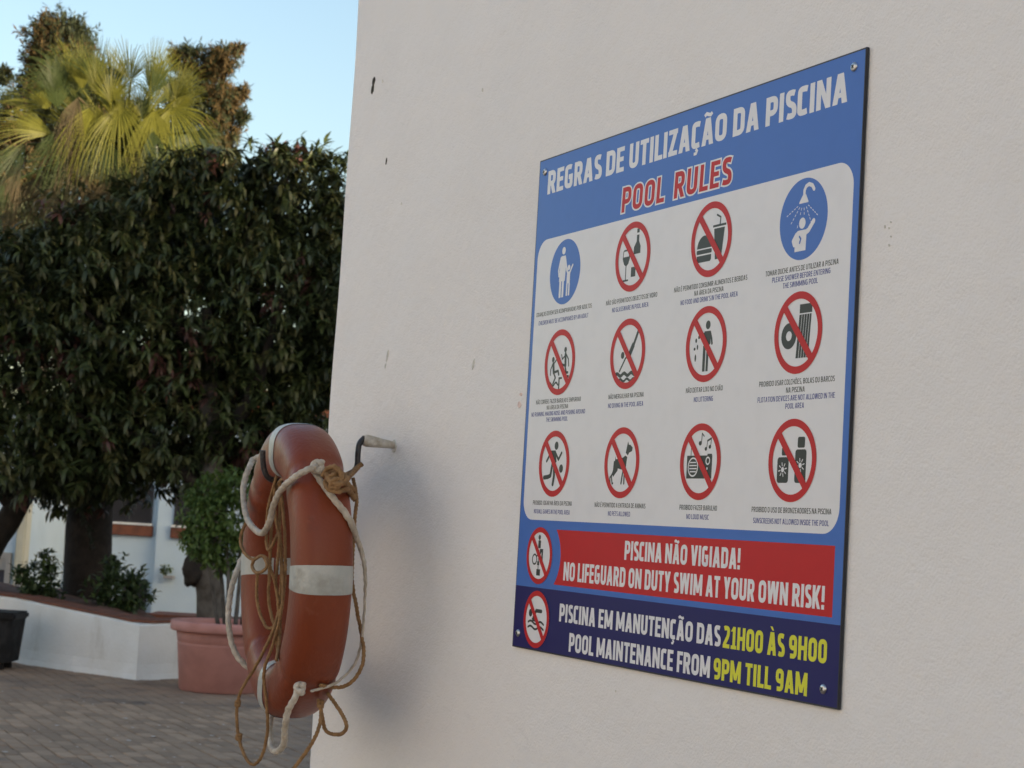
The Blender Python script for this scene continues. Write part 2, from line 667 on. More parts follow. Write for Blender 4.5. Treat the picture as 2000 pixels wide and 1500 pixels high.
# small plant bracket on the house wall, step and name plate
wb = thing('wall_planter', 'tiny wall bracket with a green plant on the white house', 'wall planter', yard(-5.1, 27.75, .55))
yobj('bracket', [(-5.12, -4.98, 27.66, 27.86, .52, .56)], M_grey, wb)
gr = mat('fresh_green', (.09, .13, .03), .6, trans=.25)
P, N = blob_points([((-5.10, 27.74, .66), .07)], 1500)
P = np.array([tuple(yard(*p)) for p in P])
pos, d, u = shoots(P, N, 2, .02)
tv, tf = quick_leaf(.05, .02)
link('foliage', leaf_mesh('foliage', pos, d, u, rng.uniform(.7, 1.2, len(pos)), tv, tf, np.zeros(len(pos), int)), gr, wb, kind='stuff')
st = yobj('doorstep', [(-4.36, -3.4, 22.6, 23.3, -.05, .27)], M_terra, None, bevel=.01)
tag(st, 'low terracotta doorstep seen just left of the big pot', 'doorstep')
npz = thing('name_plate', 'small white plate with a blue mark low behind the planter wall', 'sign plate', yard(-5.06, 20.4, .5))
yobj('plate', [(-5.44, -5.35, 20.4, 20.415, .52, .66)], M_white, npz)
yobj('post', [(-5.40, -5.385, 20.416, 20.43, 0, .53)], M_grey, npz)
yobj('mark', [(-5.415, -5.375, 20.396, 20.3985, .57, .62)], mat('blue_mark', (.03, .05, .2), .5), npz)

# ------------------------------------------------------------------ curved planter wall
pl = thing('planter_wall', 'low curved white planter wall with reddish coping and bare soil', 'planter', yard(-4, 17.2))
line = [(-8.2, 18.7, .72), (-6.5, 18.4, .68), (-4.87, 18.0, .625), (-4.5, 17.72, .60), (-4.02, 17.36, .565), (-3.62, 17.08, .535), (-3.30, 16.83, .508)]
side = [(-3.30, 16.83, .508), (-3.0, 17.2, .518), (-2.3, 18.0, .53), (-1.4, 19.0, .54)]
fl = resample(line, .12)
n1 = len(fl)
sd = resample(side, .15)[1:]
al = np.vstack([fl, sd])
V, F = [], []
nn = len(al)
foot = [0, 0, 0]
for i, (a, d, z) in enumerate(al):
    # outward direction (towards the court)
    t = al[min(i+1, nn-1)] - al[max(i-1, 0)]
    nx, ny = t[1], -t[0]
    l = math.hypot(nx, ny)
    nx, ny = nx/l, ny/l
    wob = .012*math.sin(i*.9)+.008*math.sin(i*2.3)
    for (o, zz) in ((.035+wob*.8, -.03), (.012+wob*.4, .05), (0, .14), (0, z-.02), (-.02, z), (-.16, z+.002), (-.17, z-.02), (-.17, .0)):
        V.append(tuple(yard(a+nx*o, d+ny*o, zz)))
for i in range(nn-1):
    for k in range(7):
        F.append((i*8+k, i*8+k+1, (i+1)*8+k+1, (i+1)*8+k))
link('wall', pydata('wall', V, F), M_white, pl)
# coping tiles: one by one along the top
for i in range(0, nn-1, 2):
    j = min(i+2, nn-1)
    p0, p1 = al[i], al[j]
    t = p1-p0
    l = math.hypot(t[0], t[1])
    tx, ty = t[0]/l, t[1]/l
    nx, ny = ty, -tx
    g_ = .004
    c8 = []
    for (s, q) in ((g_, p0), (-g_, p1)):
        for o, zz in ((-.012, .004), (-.30, .004), (-.30, .026), (-.016, .024)):
            c8.append(tuple(yard(q[0]+tx*s+nx*o, q[1]+ty*s+ny*o, q[2]+zz+random.uniform(0, .002))))
    f = [(0, 1, 2, 3), (7, 6, 5, 4), (0, 4, 5, 1), (1, 5, 6, 2), (2, 6, 7, 3), (3, 7, 4, 0)]
    link('coping_tile', pydata('coping_tile', c8, f), M_terra, pl)
# soil, heaped a little towards the back
V, F = [], []
nd = 16
for i in range(60):
    for j in range(nd):
        a = -8.2 + 6.9*i/59
        zf = np.interp(a, al[:n1, 0], al[:n1, 2]) if a < -3.3 else .51
        df = np.interp(a, al[:, 0], al[:, 1])
        d = df+.17 + np.interp(a, [-4.1, -3.5, -3.2], [2.3, 1.4, .8])*(j/(nd-1))
        z = zf-.03 + .02*min(1, (d-df)/2) + .02*math.sin(a*7+d*3)+.015*math.sin(a*13-d*5)
        if j == nd-1:
            z = 0
        V.append(tuple(yard(a, d, z)))
for i in range(59):
    for j in range(nd-1):
        F.append((i*nd+j, (i+1)*nd+j, (i+1)*nd+j+1, i*nd+j+1))
link('soil', pydata('soil', V, F), M_soil, pl)

# ------------------------------------------------------------------ black ribbed bin
M_bin = mat("black_plastic", (.003, .003, .004), .85, (.02, .02, .022), 9)
bn = thing('waste_bin', 'black ribbed tapering bin on short feet before the curved wall', 'bin', yard(-4.80, 17.15))
V, F = [], []
ca, cd = -4.80, 17.20
zs = [.07, .10, .42, .46]
hw = [.258, .262, .288, .29]


def binring(w_, z, rib):
    out = []
    per = 13
    for s in range(4):
        for k in range(per):
            t = -1 + 2*k/per
            q = w_ + (rib if k % 2 else 0)
            x, y = ((t*w_, -q), (q, t*w_), (-t*w_, q), (-q, -t*w_))[s]
            out.append(tuple(yard(ca+x, cd+y*.8, z)))
    return out


for w_, z in zip(hw, zs):
    V += binring(w_, z, .009)
nr = 52
for i in range(3):
    for k in range(nr):
        F.append((i*nr+k, i*nr+(k+1) % nr, (i+1)*nr+(k+1) % nr, (i+1)*nr+k))
F.append(tuple(range(nr)))
link('body', pydata('body', V, F), M_bin, bn)
yobj('lid', [(ca-.315, ca+.315, cd-.26, cd+.26, .462, .535)], M_bin, bn, bevel=.018)
yobj('grip', [(ca-.12, ca+.12, cd-.285, cd-.262, .475, .505)], M_bin, bn, bevel=.006)
for sx in (-1, 1):
    for sy in (-1, 1):
        v, f = lathe([(0, 0), (.045, 0), (.05, .02), (.042, .069), (0, .069)], 14, tuple(yard(ca+sx*.17, cd+sy*.13)))
        link('foot', pydata('foot', v, f), M_bin, bn, smooth=False)

# ------------------------------------------------------------------ terracotta pot with tree
M_pot = mat('terracotta_plastic', (.49, .225, .19), .6, (.42, .19, .16), 7, bump=.15, bscale=90)
M_potr = mat('terracotta_rim', (.58, .28, .25), .6, (.50, .23, .20), 7)
pot = thing('plant_pot', 'large round pinkish terracotta pot beside the planter corner', 'pot', yard(-2.46, 16.3))
p0 = tuple(yard(-2.46, 16.3))
v, f = lathe([(.0, .0), (.335, .0), (.345, .012), (.385, .40), (.388, .412), (.380, .42), (.388, .43), (.405, .53), (.37, .535), (.36, .48), (0, .48)], 64, p0)
link('body', pydata('body', v, f), M_pot, pot, smooth=True)
v, f = lathe([(.400, .53), (.448, .525), (.456, .535), (.458, .60), (.448, .612), (.415, .612), (.405, .60), (.40, .53)], 64, p0)
link('rim', pydata('rim', v, f), M_potr, pot, smooth=True)
v, f = lathe([(0, .545), (.2, .55), (.404, .53)], 40, p0)
link('soil', pydata('soil', v, f), M_soil, pot)
M_bark = mat('grey_bark', (.13, .115, .10), .9, (.065, .055, .045), 9, bump=.8, bscale=28)
M_dbark = mat('dark_bark', (.035, .027, .022), .95, (.02, .016, .013), 9, bump=1, bscale=22)
M_palmb = mat('palm_bark', (.035, .027, .024), .95, (.02, .016, .014), 12, bump=1, bscale=30)


def limb(path, rads, seg=14, wob=.06):
    R = resample(path, .06)
    rr = np.interp(np.linspace(0, 1, len(R)), np.linspace(0, 1, len(rads)), rads)
    v, f = tube([tuple(p) for p in R], [float(x) for x in rr], seg)
    v = [Vector(p) for p in v]
    n = len(R)
    for i in range(n):
        c = Vector(tuple(R[i]))
        for k in range(seg):
            q = v[i*seg+k]
            a = 6.283*k/seg
            s = 1+wob*(math.sin(3*a+i*.21)+.7*math.sin(5*a-i*.37)+.5*math.sin(i*1.1+a))
            v[i*seg+k] = c+(q-c)*s
    return v, f


def ypath(l):
    return [tuple(yard(*p)) for p in l]


M_leafp = mat('pot_leaf', (.10, .165, .04), .5, trans=.25)
M_leafp2 = mat('pot_leaf_light', (.13, .19, .045), .5, trans=.25)
pt = thing('potted_shrub', 'slim bushy green shrub with thin stems growing in the pot', 'shrub', yard(-2.46, 16.3, .54))
L = []
for (a, d, b, t) in ((-2.40, 16.2, -2.48, 1.4), (-2.34, 16.25, -2.36, 1.35), (-2.44, 16.34, -2.62, 1.5), (-2.30, 16.38, -2.3, 1.5), (-2.48, 16.22, -2.68, 1.3)):
    L.append(limb(ypath([(a, d, .54), ((a+b)/2+.02, d, .54+(t-.54)*.5), (b, 16.3, t)]), [.022, .017, .010], 8))
link('stems', tubes('stems', L), M_bark, pt, smooth=True)
bl = [(-2.65,1.78,0.19),(-2.73,1.53,0.19),(-2.50,1.56,0.22),(-2.64,1.30,0.19),(-2.47,1.17,0.16),(-2.42,1.82,0.16),(-2.82,1.68,0.10),(-2.33,1.41,0.18),(-2.76,1.34,0.12)]
B = [(tuple(yard(a, 16.3+random.uniform(-.12, .12), z)), r*.95) for a, z, r in bl]
P, N = blob_points(B, 260, .75, rough=.2)
P2, N2 = blob_points([(c, r*.6) for c, r in B], 150, .7, rough=.2)
P, N = np.vstack([P, P2]), np.vstack([N, N2])
pos, d, u = shoots(P, N, 6, .05, .5, .3)
tv, tf = leaf_template(.062, .026, .3, .2)
mi = (rng.random(len(pos)) < .35).astype(int)
link('foliage', leaf_mesh('foliage', pos, d, u, rng.uniform(.7, 1.25, len(pos)), tv, tf, mi), [M_leafp, M_leafp2], pt, kind='stuff')

# ------------------------------------------------------------------ big glossy-leaved tree
M_l1 = mat('leaf_dark', (.038, .053, .022), .42, spec=.4, trans=.12)
M_l2 = mat('leaf_mid', (.060, .080, .028), .42, spec=.4, trans=.15)
M_l3 = mat('leaf_olive', (.080, .085, .032), .45, spec=.4, trans=.15)
M_l4 = mat('leaf_red', (.10, .046, .038), .45, spec=.4, trans=.15)
tree = thing('broadleaf_tree', 'dense dark round-crowned tree with reddish shoots behind the lifebuoy', 'tree', yard(-2.8, 17.55, .5))
v, f = limb(ypath([(-2.76, 17.55, .40), (-2.79, 17.55, .75), (-2.84, 17.55, 1.1), (-2.80, 17.6, 1.5), (-2.9, 17.7, 2.1), (-3.0, 17.9, 2.8), (-3.1, 18, 3.6)]),
           [.14, .125, .125, .11, .11, .09, .05], 18, .05)
tk = link('trunk', pydata('trunk', v, f), M_bark, tree, smooth=True)
bm = bmesh.new()
bmesh.ops.create_icosphere(bm, subdivisions=3, radius=1)
for vv in bm.verts:
    s = 1+.16*math.sin(vv.co.x*4+vv.co.z*3)+.12*math.sin(vv.co.y*6-vv.co.z*5)+.06*math.sin(vv.co.x*11+vv.co.y*9)
    vv.co = Vector(tuple(yard(-2.955, 17.46, 1.02))) + Vector((vv.co.x*.10*s, vv.co.y*.10*s, vv.co.z*.17*s))
link('burl', bmesh_me('burl', bm), M_dbark, tk, smooth=True)
for pth, rr in (([(-2.9, 17.7, 2.1), (-2.5, 17.6, 2.8), (-2.3, 17.6, 3.8)], [.08, .06, .02]),
                ([(-2.95, 17.8, 2.3), (-3.6, 17.9, 2.9), (-4.3, 18, 3.5)], [.08, .06, .02]),
                ([(-3.0, 17.9, 2.8), (-2.8, 18, 3.7), (-2.7, 18, 4.7)], [.07, .05, .015]),
                ([(-3.05, 17.9, 3.0), (-3.7, 18.0, 3.8), (-4.1, 18, 4.4)], [.06, .04, .015]),
                ([(-2.85, 17.6, 1.7), (-3.5, 17.7, 2.2), (-4.4, 17.9, 2.5)], [.06, .04, .015])):
    v, f = limb(ypath(pth), rr, 10)
    link('branch', pydata('branch', v, f), M_dbark, tree, smooth=True)
bl = [(-2.38,4.85,0.48),(-2.77,4.56,0.51),(-2.04,4.50,0.38),(-3.28,4.44,0.54),(-3.89,4.22,0.52),(-4.44,4.0,0.50),(-4.86,3.71,0.56),(-2.00,3.88,0.46),(-2.50,3.65,0.71),(-3.21,3.50,0.76),(-3.96,3.35,0.76),(-4.65,3.00,0.66),(-2.05,3.05,0.43),(-2.69,2.76,0.61),(-3.44,2.51,0.59),(-4.14,2.27,0.56),(-4.74,2.18,0.51),(-2.22,2.63,0.31),(-3.31,2.16,0.28),(-2.38,5.13,0.21),(-1.96,4.79,0.20),(-5.44,3.22,0.61),(-3.05,4.89,0.28),(-4.35,4.38,0.27),(-3.55,4.86,.22),(-5.0,4.0,.3),(-4.75,4.2,.2),(-1.9,5.0,.16),(-3.02,5.05,.17),(-3.4,5.0,.16),(-2.15,5.22,.16),(-3.95,4.72,.17),(-2.6,5.1,.15),(-4.6,4.45,.15),(-1.63,3.70,0.46),(-3.71,4.72,0.31),(-2.80,4.95,0.20),(-2.85,2.20,.34),(-2.5,2.42,.33),(-3.75,2.12,.32),(-4.35,2.0,.34),(-3.1,2.35,.4),(-2.2,2.35,.28)]
B = []
for a, z, r in bl:
    B.append((tuple(yard(a, 18+random.uniform(-.45, .25), z)), r*.93))
for a, z, r in bl[:18]:                                   # the back of the crown
    B.append((tuple(yard(a+random.uniform(-.2, .2), 18.9+random.uniform(-.2, .3), z-.1)), r))
P, N = blob_points(B, 78, .80, rough=.13)
P2, N2 = blob_points([(c, r*.72) for c, r in B], 26, .5, rough=.2)
PP, NN = np.vstack([P, P2]), np.vstack([N, N2])
lump = np.sin(PP[:, 0]*7.7+PP[:, 2]*4.1+.5)*np.sin(PP[:, 2]*8.9-PP[:, 1]*5.3)+.6*np.sin(PP[:, 1]*13.1+PP[:, 2]*11.7)
PP = PP + NN*(.11*lump)[:, None]
# shoots drift into clusters, so that the crown has deep gaps and lit heads
keep = np.ones(len(PP), bool)
ph = np.sin(PP[:, 0]*6.1+PP[:, 2]*3.3)+np.sin(PP[:, 1]*7.3-PP[:, 2]*5.1)+np.sin(PP[:, 2]*8.7+PP[:, 0]*4.0)
keep &= (ph > -1.5) | (rng.random(len(PP)) < .5)
PP, NN = PP[keep], NN[keep]
per = 10
pos, d, u = shoots(PP, NN, per, .09, .7, .25)
red = (np.sin(PP[:, 0]*3.1+1)*np.sin(PP[:, 2]*3.7)*np.sin(PP[:, 1]*2.9+2) > .25) & (rng.random(len(PP)) < .25)
# the two reddish heads on top
tp = np.array([tuple(yard(-2.38, 17.8, 5.28))])
red |= np.linalg.norm(PP-tp, axis=1) < .22
kind = np.where(red, 3, rng.choice([0, 1, 2], len(PP), p=[.45, .38, .17]))
mi = np.repeat(kind, per)
TV, TF = leaf_template(.142, .043, .45, .22)
sc = np.repeat(rng.uniform(.62, 1.18, len(PP)), per)*rng.uniform(.65, 1.1, len(pos))
# the 300 leaves nearest the court are pieces of their own
camv = np.array([3.0, -1.4657, 1.6])
dist = np.linalg.norm(pos-camv, axis=1)
ydir = np.array([tuple(YR)]).T
lat = (pos-np.array(tuple(YO))) @ np.array(tuple(YR))
fw_ = (pos-np.array(tuple(YO))) @ np.array(tuple(YF))
cand = np.where((lat > -.28*fw_) & (lat < -.10*fw_))[0]
order = cand[np.argsort(dist[cand])][:300]
sel = np.zeros(len(pos), bool)
sel[order] = True
R = leaf_frames(d, u)
lm = []
for m_ in (M_l1, M_l2, M_l3, M_l4):
    q = pydata('leaf', TV, TF)
    q.materials.append(m_)
    lm.append(q)
for i in order:
    o = bpy.data.objects.new('leaf', lm[mi[i]])
    C.objects.link(o)
    o.parent = tree
    m4 = Matrix.Identity(4)
    for r_ in range(3):
        for c_ in range(3):
            m4[r_][c_] = R[i, r_, c_]*sc[i]
        m4[r_][3] = pos[i, r_] - tree.location[r_]
    o.matrix_local = m4
ns_ = ~sel
link('crown', leaf_mesh('crown', pos[ns_], d[ns_], u[ns_], sc[ns_], TV, TF, mi[ns_]), [M_l1, M_l2, M_l3, M_l4], tree, kind='stuff')

# ------------------------------------------------------------------ small-leaved tree at the left edge
M_s1 = mat('small_leaf', (.022, .032, .018), .6, trans=.1)
lt = thing('small_leaved_tree', 'dark fine-leaved tree leaning in at the left edge', 'tree', yard(-5.8, 18.9))
v, f = limb(ypath([(-5.75, 18.95, .0), (-5.55, 18.9, .6), (-5.3, 18.9, 1.1), (-5.06, 18.9, 1.55), (-4.9, 18.9, 2.0), (-4.9, 18.9, 2.6)]), [.17, .16, .14, .12, .09, .05], 14)
link('trunk', pydata('trunk', v, f), M_dbark, lt, smooth=True)
v, f = limb(ypath([(-5.1, 18.9, 1.5), (-5.6, 18.9, 2.0), (-6.3, 18.9, 2.5)]), [.09, .06, .03], 10)
link('branch', pydata('branch', v, f), M_dbark, lt, smooth=True)
bl = [(-5.13,2.04,0.43),(-4.64,1.93,0.29),(-5.61,2.07,0.59),(-4.75,1.71,0.17),(-4.41,1.73,0.15),(-5.05,1.84,0.21),(-4.28,1.82,0.15),(-5.3,2.5,.5),(-5.9,2.6,.6)]
B = [(tuple(yard(a, 18.75+random.uniform(-.15, .15), z)), r*.95) for a, z, r in bl]
P, N = blob_points(B, 330, .7, rough=.25)
# hanging twig
tw = resample([(-4.40, 18.7, 1.68), (-4.34, 18.7, 1.5), (-4.27, 18.7, 1.32), (-4.21, 18.7, 1.16)], .02)
T = np.array([tuple(yard(*p)) for p in tw])
P = np.vstack([P, T]); N = np.vstack([N, unit(len(T))])
pos, d, u = shoots(P, N, 5, .05, .2, .5)
tv, tf = leaf_template(.045, .016, .3, .2)
link('crown', leaf_mesh('crown', pos, d, u, rng.uniform(.7, 1.2, len(pos)), tv, tf, np.zeros(len(pos), int)), [M_s1], lt, kind='stuff')

# ------------------------------------------------------------------ shrubs in the planter
M_sh = mat('shrub_leaf', (.045, .078, .028), .5, trans=.15)
M_sh2 = mat('shrub_leaf_light', (.08, .12, .035), .5, trans=.15)
for lab, bl, b0 in (('open leafy shrub left of the thick palm trunk', [(-4.75,0.80,0.13),(-4.89,0.84,0.08),(-4.66,0.93,0.11),(-4.80,0.69,0.12),(-4.94,0.81,0.06),(-4.61,0.70,0.12),(-4.68,1.05,.07)], -4.75),
                    ('low dense shrub right of the thick palm trunk', [(-3.98,0.93,0.12),(-4.0,0.70,0.17),(-3.85,0.72,0.17),(-3.74,0.82,0.10),(-3.86,0.58,0.14),(-4.03,1.0,0.08),(-3.60,0.70,0.06),(-3.78,.66,.14)], -3.9)):
    sh = thing('planter_shrub', lab, 'shrub', yard(b0, 18.7, .5))
    B = [(tuple(yard(a, 18.7+random.uniform(-.12, .12), z)), r) for a, z, r in bl]
    L = [limb(ypath([(b0+random.uniform(-.04, .04), 18.7, .45), ((a+b0)/2, 18.7, (z+.5)/2+.03), (a, 18.7, z)]), [.010, .008, .004], 6) for a, z, r in bl]
    link('stems', tubes('stems', L), M_dbark, sh, smooth=True)
    P, N = blob_points(B, 300, .7, rough=.3)
    pos, d, u = shoots(P, N, 5, .05, .6, .1)
    tv, tf = leaf_template(.075, .032, .25, .2)
    link('foliage', leaf_mesh('foliage', pos, d, u, rng.uniform(.6, 1.2, len(pos)), tv, tf, (rng.random(len(pos)) < .3).astype(int)), [M_sh, M_sh2], sh, kind='stuff')

# ------------------------------------------------------------------ fan palm
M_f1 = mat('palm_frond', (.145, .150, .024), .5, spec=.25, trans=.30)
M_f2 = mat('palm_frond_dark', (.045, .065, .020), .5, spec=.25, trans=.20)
M_f3 = mat('palm_frond_dead', (.085, .065, .028), .75, trans=.25)
palm = thing('fan_palm', 'fan palm with thick dark trunk and sunlit yellow-green fronds on top', 'palm', yard(-4.42, 19.5, .5))
v, f = limb(ypath([(-4.40, 19.5, .40), (-4.42, 19.5, .8), (-4.45, 19.5, 1.8), (-4.44, 19.5, 3.4), (-4.42, 19.5, 5.0), (-4.42, 19.5, 5.35)]),
           [.262, .245, .218, .20, .20, .14], 28, .012)
link('trunk', pydata('trunk', v, f), M_palmb, palm, smooth=True)
heart = np.array([-4.42, 19.5, 5.28])


def frond(hub, direc, R, m, spread=135, nseg=36, sag=.30, tilt=None):
    """fan leaf: folded blades joined near the hub, free and drooping at the tips; yard coordinates"""
    hub = np.array(hub, float)
    d0 = np.array(direc, float)
    d0 /= np.linalg.norm(d0)
    nrm = np.array(tilt if tilt is not None else (random.uniform(-.5, .5), -1, random.uniform(.0, .9)), float)
    nrm -= d0*nrm.dot(d0)
    nrm /= np.linalg.norm(nrm)
    sd_ = np.cross(d0, nrm)
    V, F = [], []
    ts = [.03, .18, .38, .58, .76, .9, 1.0]
    for s in range(nseg):
        a = math.radians(-spread+2*spread*(s+.5+random.uniform(-.35, .35))/nseg)
        da = math.radians(2*spread/nseg)/2
        Ls = R*(1-.28*(abs(a)/math.radians(spread))**2)*random.uniform(.93, 1.05)
        o = len(V)
        sg = sag*random.uniform(.6, 1.5)
        tw = random.uniform(-.25, .25)
        for i, t in enumerate(ts):
            dirv = d0*math.cos(a)+sd_*math.sin(a)
            c = hub+dirv*Ls*t
            # cupping, then droop of the free ends
            c = c + nrm*(.10*R*math.sin(t*2.2)*math.cos(a*.7))
            c = c + np.array([0, 0, -sg*R*max(0, t-.45)**1.7*1.6])
            w_ = Ls*t*math.tan(da)*.92 if t < .32 else Ls*.27*math.tan(da)*(1-(t-.4)/.6)**.8+.0012
            pr = -d0*math.sin(a)+sd_*math.cos(a)
            fo = nrm*w_*(.8+tw)
            for q in (c-pr*w_, c+fo, c+pr*w_):
                V.append(tuple(yard(*q)))
        for i in range(len(ts)-1):
            F.append((o+i*3, o+i*3+1, o+i*3+4, o+i*3+3))
            F.append((o+i*3+1, o+i*3+2, o+i*3+5, o+i*3+4))
    h3 = tuple(heart + np.array([random.uniform(-.1, .1), random.uniform(-.1, .1), random.uniform(-.15, .1)]))
    mid = tuple((np.array(h3)+hub)/2+np.array([0, 0, .10]))
    pv, pf = tube([tuple(yard(*p)) for p in resample([h3, mid, tuple(hub)], .08)], .013, 6)
    o = len(V)
    V += [tuple(p) for p in pv]
    F += [tuple(i+o for i in q) for q in pf]
    link('frond', pydata('frond', V, F), m, palm)


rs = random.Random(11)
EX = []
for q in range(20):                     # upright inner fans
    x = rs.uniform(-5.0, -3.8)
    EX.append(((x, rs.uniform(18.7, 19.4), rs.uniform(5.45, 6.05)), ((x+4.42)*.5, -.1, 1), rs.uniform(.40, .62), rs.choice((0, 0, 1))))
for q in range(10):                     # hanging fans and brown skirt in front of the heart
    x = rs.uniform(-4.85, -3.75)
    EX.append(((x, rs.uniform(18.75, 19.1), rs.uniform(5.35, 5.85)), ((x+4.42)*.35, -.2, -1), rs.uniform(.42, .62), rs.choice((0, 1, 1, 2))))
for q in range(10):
    x = rs.uniform(-5.5, -3.7)
    EX.append(((x, rs.uniform(18.9, 19.4), rs.uniform(4.85, 5.3)), ((x+4.42)*.35, -.1, -1), rs.uniform(.45, .6), rs.choice((1, 1, 2))))
FR = EX + [((-4.07, 19.1, 6.02), (.22, -.1, 1), .66, 0), ((-4.45, 19.2, 5.95), (-.05, -.1, 1), .70, 0), ((-4.80, 19.2, 6.02), (-.35, -.1, 1), .70, 0),
      ((-5.11, 19.1, 5.77), (-1, -.2, .85), .60, 0), ((-5.0, 18.9, 5.45), (-1, -.2, .12), .70, 0), ((-5.43, 19.3, 5.80), (-1, 0, .45), .45, 0),
      ((-4.58, 18.9, 5.79), (-.15, -.3, -1), .72, 0), ((-4.3, 18.8, 5.78), (.05, -.3, -1), .78, 0), ((-3.96, 18.9, 5.78), (.1, -.2, -1), .75, 0),
      ((-3.80, 19.0, 5.84), (.4, -.2, -.8), .70, 0), ((-3.62, 19.1, 5.60), (.9, -.2, -.35), .52, 1), ((-3.80, 19.2, 5.98), (.45, -.1, .8), .52, 0),
      ((-5.30, 19.0, 5.35), (-.6, -.2, -.9), .62, 1), ((-5.59, 19.2, 5.15), (-.7, -.2, -.6), .55, 1), ((-4.85, 18.9, 5.55), (-.4, -.3, -1), .70, 1),
      ((-4.15, 19.9, 6.05), (.1, .3, 1), .66, 1), ((-4.65, 19.9, 6.0), (-.2, .4, 1), .66, 1), ((-4.0, 20.1, 5.6), (.6, .6, .5), .7, 1), ((-4.9, 20.1, 5.6), (-.6, .6, .4), .7, 1),
      ((-4.25, 19.0, 6.1), (.0, -.5, .9), .55, 0), ((-4.62, 19.0, 6.05), (-.15, -.5, .9), .6, 1), ((-4.95, 19.0, 6.0), (-.6, -.4, .7), .6, 1), ((-3.98, 18.85, 5.9), (.2, -.7, .2), .45, 0),
      ((-5.02, 19.2, 4.95), (-.3, -.1, -1), .60, 2), ((-4.62, 19.0, 5.10), (-.1, -.15, -1), .62, 2), ((-4.26, 19.0, 5.20), (.05, -.15, -1), .60, 2), ((-3.88, 19.1, 5.38), (.3, -.1, -1), .58, 2),
      ((-5.44, 19.3, 4.75), (-.3, 0, -1), .62, 2), ((-5.2, 19.4, 5.1), (-.5, 0, -1), .62, 2), ((-4.1, 19.0, 5.45), (.15, -.2, -1), .6, 2), ((-4.75, 19.0, 5.35), (-.15, -.2, -1), .6, 2), ((-4.45, 19.0, 5.0), (0, -.2, -1), .6, 2),
      ((-3.7, 19.3, 5.2), (.5, -.1, -1), .5, 1)]
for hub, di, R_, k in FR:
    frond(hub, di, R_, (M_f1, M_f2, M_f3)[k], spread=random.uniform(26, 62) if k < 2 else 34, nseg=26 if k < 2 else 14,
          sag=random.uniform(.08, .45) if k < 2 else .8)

# ------------------------------------------------------------------ conifers behind
M_c1 = mat('conifer_green', (.03, .042, .016), .7, trans=.12)
M_c2 = mat('conifer_rust', (.080, .055, .018), .8, trans=.15)
for lab, bl, base in (('tall rusty-green conifer rising behind the palm at the left', [(-7.16,8.46,0.52),(-7.32,7.98,0.47),(-6.85,8.01,0.38),(-7.50,7.38,0.57),(-6.88,7.29,0.57),(-7.84,6.77,0.61),(-7.97,7.98,0.13),(-7.34,8.73,0.27),(-7.44,6.55,0.61),(-6.35,7.35,.42),(-6.2,6.7,.55),(-6.7,6.2,.7),(-8.3,6.9,.5),(-7.2,5.8,.7),(-7.9,5.7,.7),(-7.6,4.8,.9),(-8.4,6.2,.6)], -7.2),
                      ('rust-coloured conifer right of the palm against the sky', [(-4.98,8.35,0.32),(-5.33,8.45,0.23),(-4.78,7.81,0.37),(-4.90,7.26,0.42),(-4.67,8.41,0.23),(-5.25,7.86,0.34),(-4.67,6.84,0.34),(-4.56,7.39,0.21),(-5.39,7.07,0.46),(-4.59,7.82,0.17),(-5.2,6.3,.5),(-5.9,6.6,.5),(-5.6,5.6,.7),(-5.9,7.3,.4),(-5.75,7.0,.5),(-4.35,7.6,.12),(-4.4,8.0,.12),(-4.5,8.62,.12)], -5.2)):
    KD = 35/27.2
    bl = [(a*KD, 1.6+(z-1.6)*KD, r*KD) for a, z, r in bl]
    base = base*KD
    cf = thing('conifer', lab, 'tree', yard(base, 35.1))
    v, f = limb(ypath([(base, 35.1, -.05), (base, 35.1, 4), (base+.1, 35.1, 8), (base+.1, 35.1, 9.4)]), [.3, .25, .15, .04], 12)
    link('trunk', pydata('trunk', v, f), M_dbark, cf, smooth=True)
    B = [(tuple(yard(a, 35+random.uniform(-.3, .3), z)), r*.88) for a, z, r in bl]
    P, N = blob_points(B, 300, .78, rough=.20)
    ph = np.sin(P[:, 0]*9+P[:, 2]*5)+np.sin(P[:, 1]*8-P[:, 2]*9)+np.sin(P[:, 2]*13)
    k_ = (ph > -1.2) | (rng.random(len(P)) < .25)
    P, N = P[k_], N[k_]
    per = 8
    pos, d, u = shoots(P, N, per, .10, .5, .1)
    tv, tf = quick_leaf(.13, .028)
    rust = (np.sin(P[:, 0]*3+P[:, 1]*2.3)+np.sin(P[:, 2]*3.1+1) > -.1) & (rng.random(len(P)) < .6)
    link('crown', leaf_mesh('crown', pos, d, u, rng.uniform(.6, 1.3, len(pos)), tv, tf, np.repeat(rust.astype(int), per)), [M_c1, M_c2], cf, kind='stuff')

# ------------------------------------------------------------------ the pool-rules sign
def pmat(name, c, rough=.38):
    return mat(name, c, rough, tuple(x*.97 for x in c), 30, lo=.45, hi=.7, spec=.28)


P_white = pmat('print_white', (.78, .78, .81))
P_blue = pmat("print_blue", (.058, .165, .53))
P_red = pmat('print_red', (.52, .012, .016), .45)
P_navy = pmat('print_navy', (.011, .011, .115))
P_dark = pmat('print_black', (.035, .042, .040))
P_text = pmat('print_caption_black', (.045, .05, .045))
P_tblue = pmat('print_caption_blue', (.045, .055, .26))
P_yel = pmat('print_yellow', (.72, .72, .05))
M_edge = mat('panel_edge', (.02, .022, .03), .5)
M_screw = mat('screw_steel', (.55, .56, .58), .3, metal=1)
M_slot = mat('screw_recess', (.03, .03, .03), .6)
SZ = 1.3835
sign = thing('sign', 'blue and white pool rules sign screwed to the white wall', 'sign', (.5, 0, SZ))
bm = bmesh.new()
box(bm, 0, 1, -.0062, -.0012, SZ, SZ+.9, .0006)
link('panel', bmesh_me('panel', bm), [M_edge], sign)
LAYER = .00005


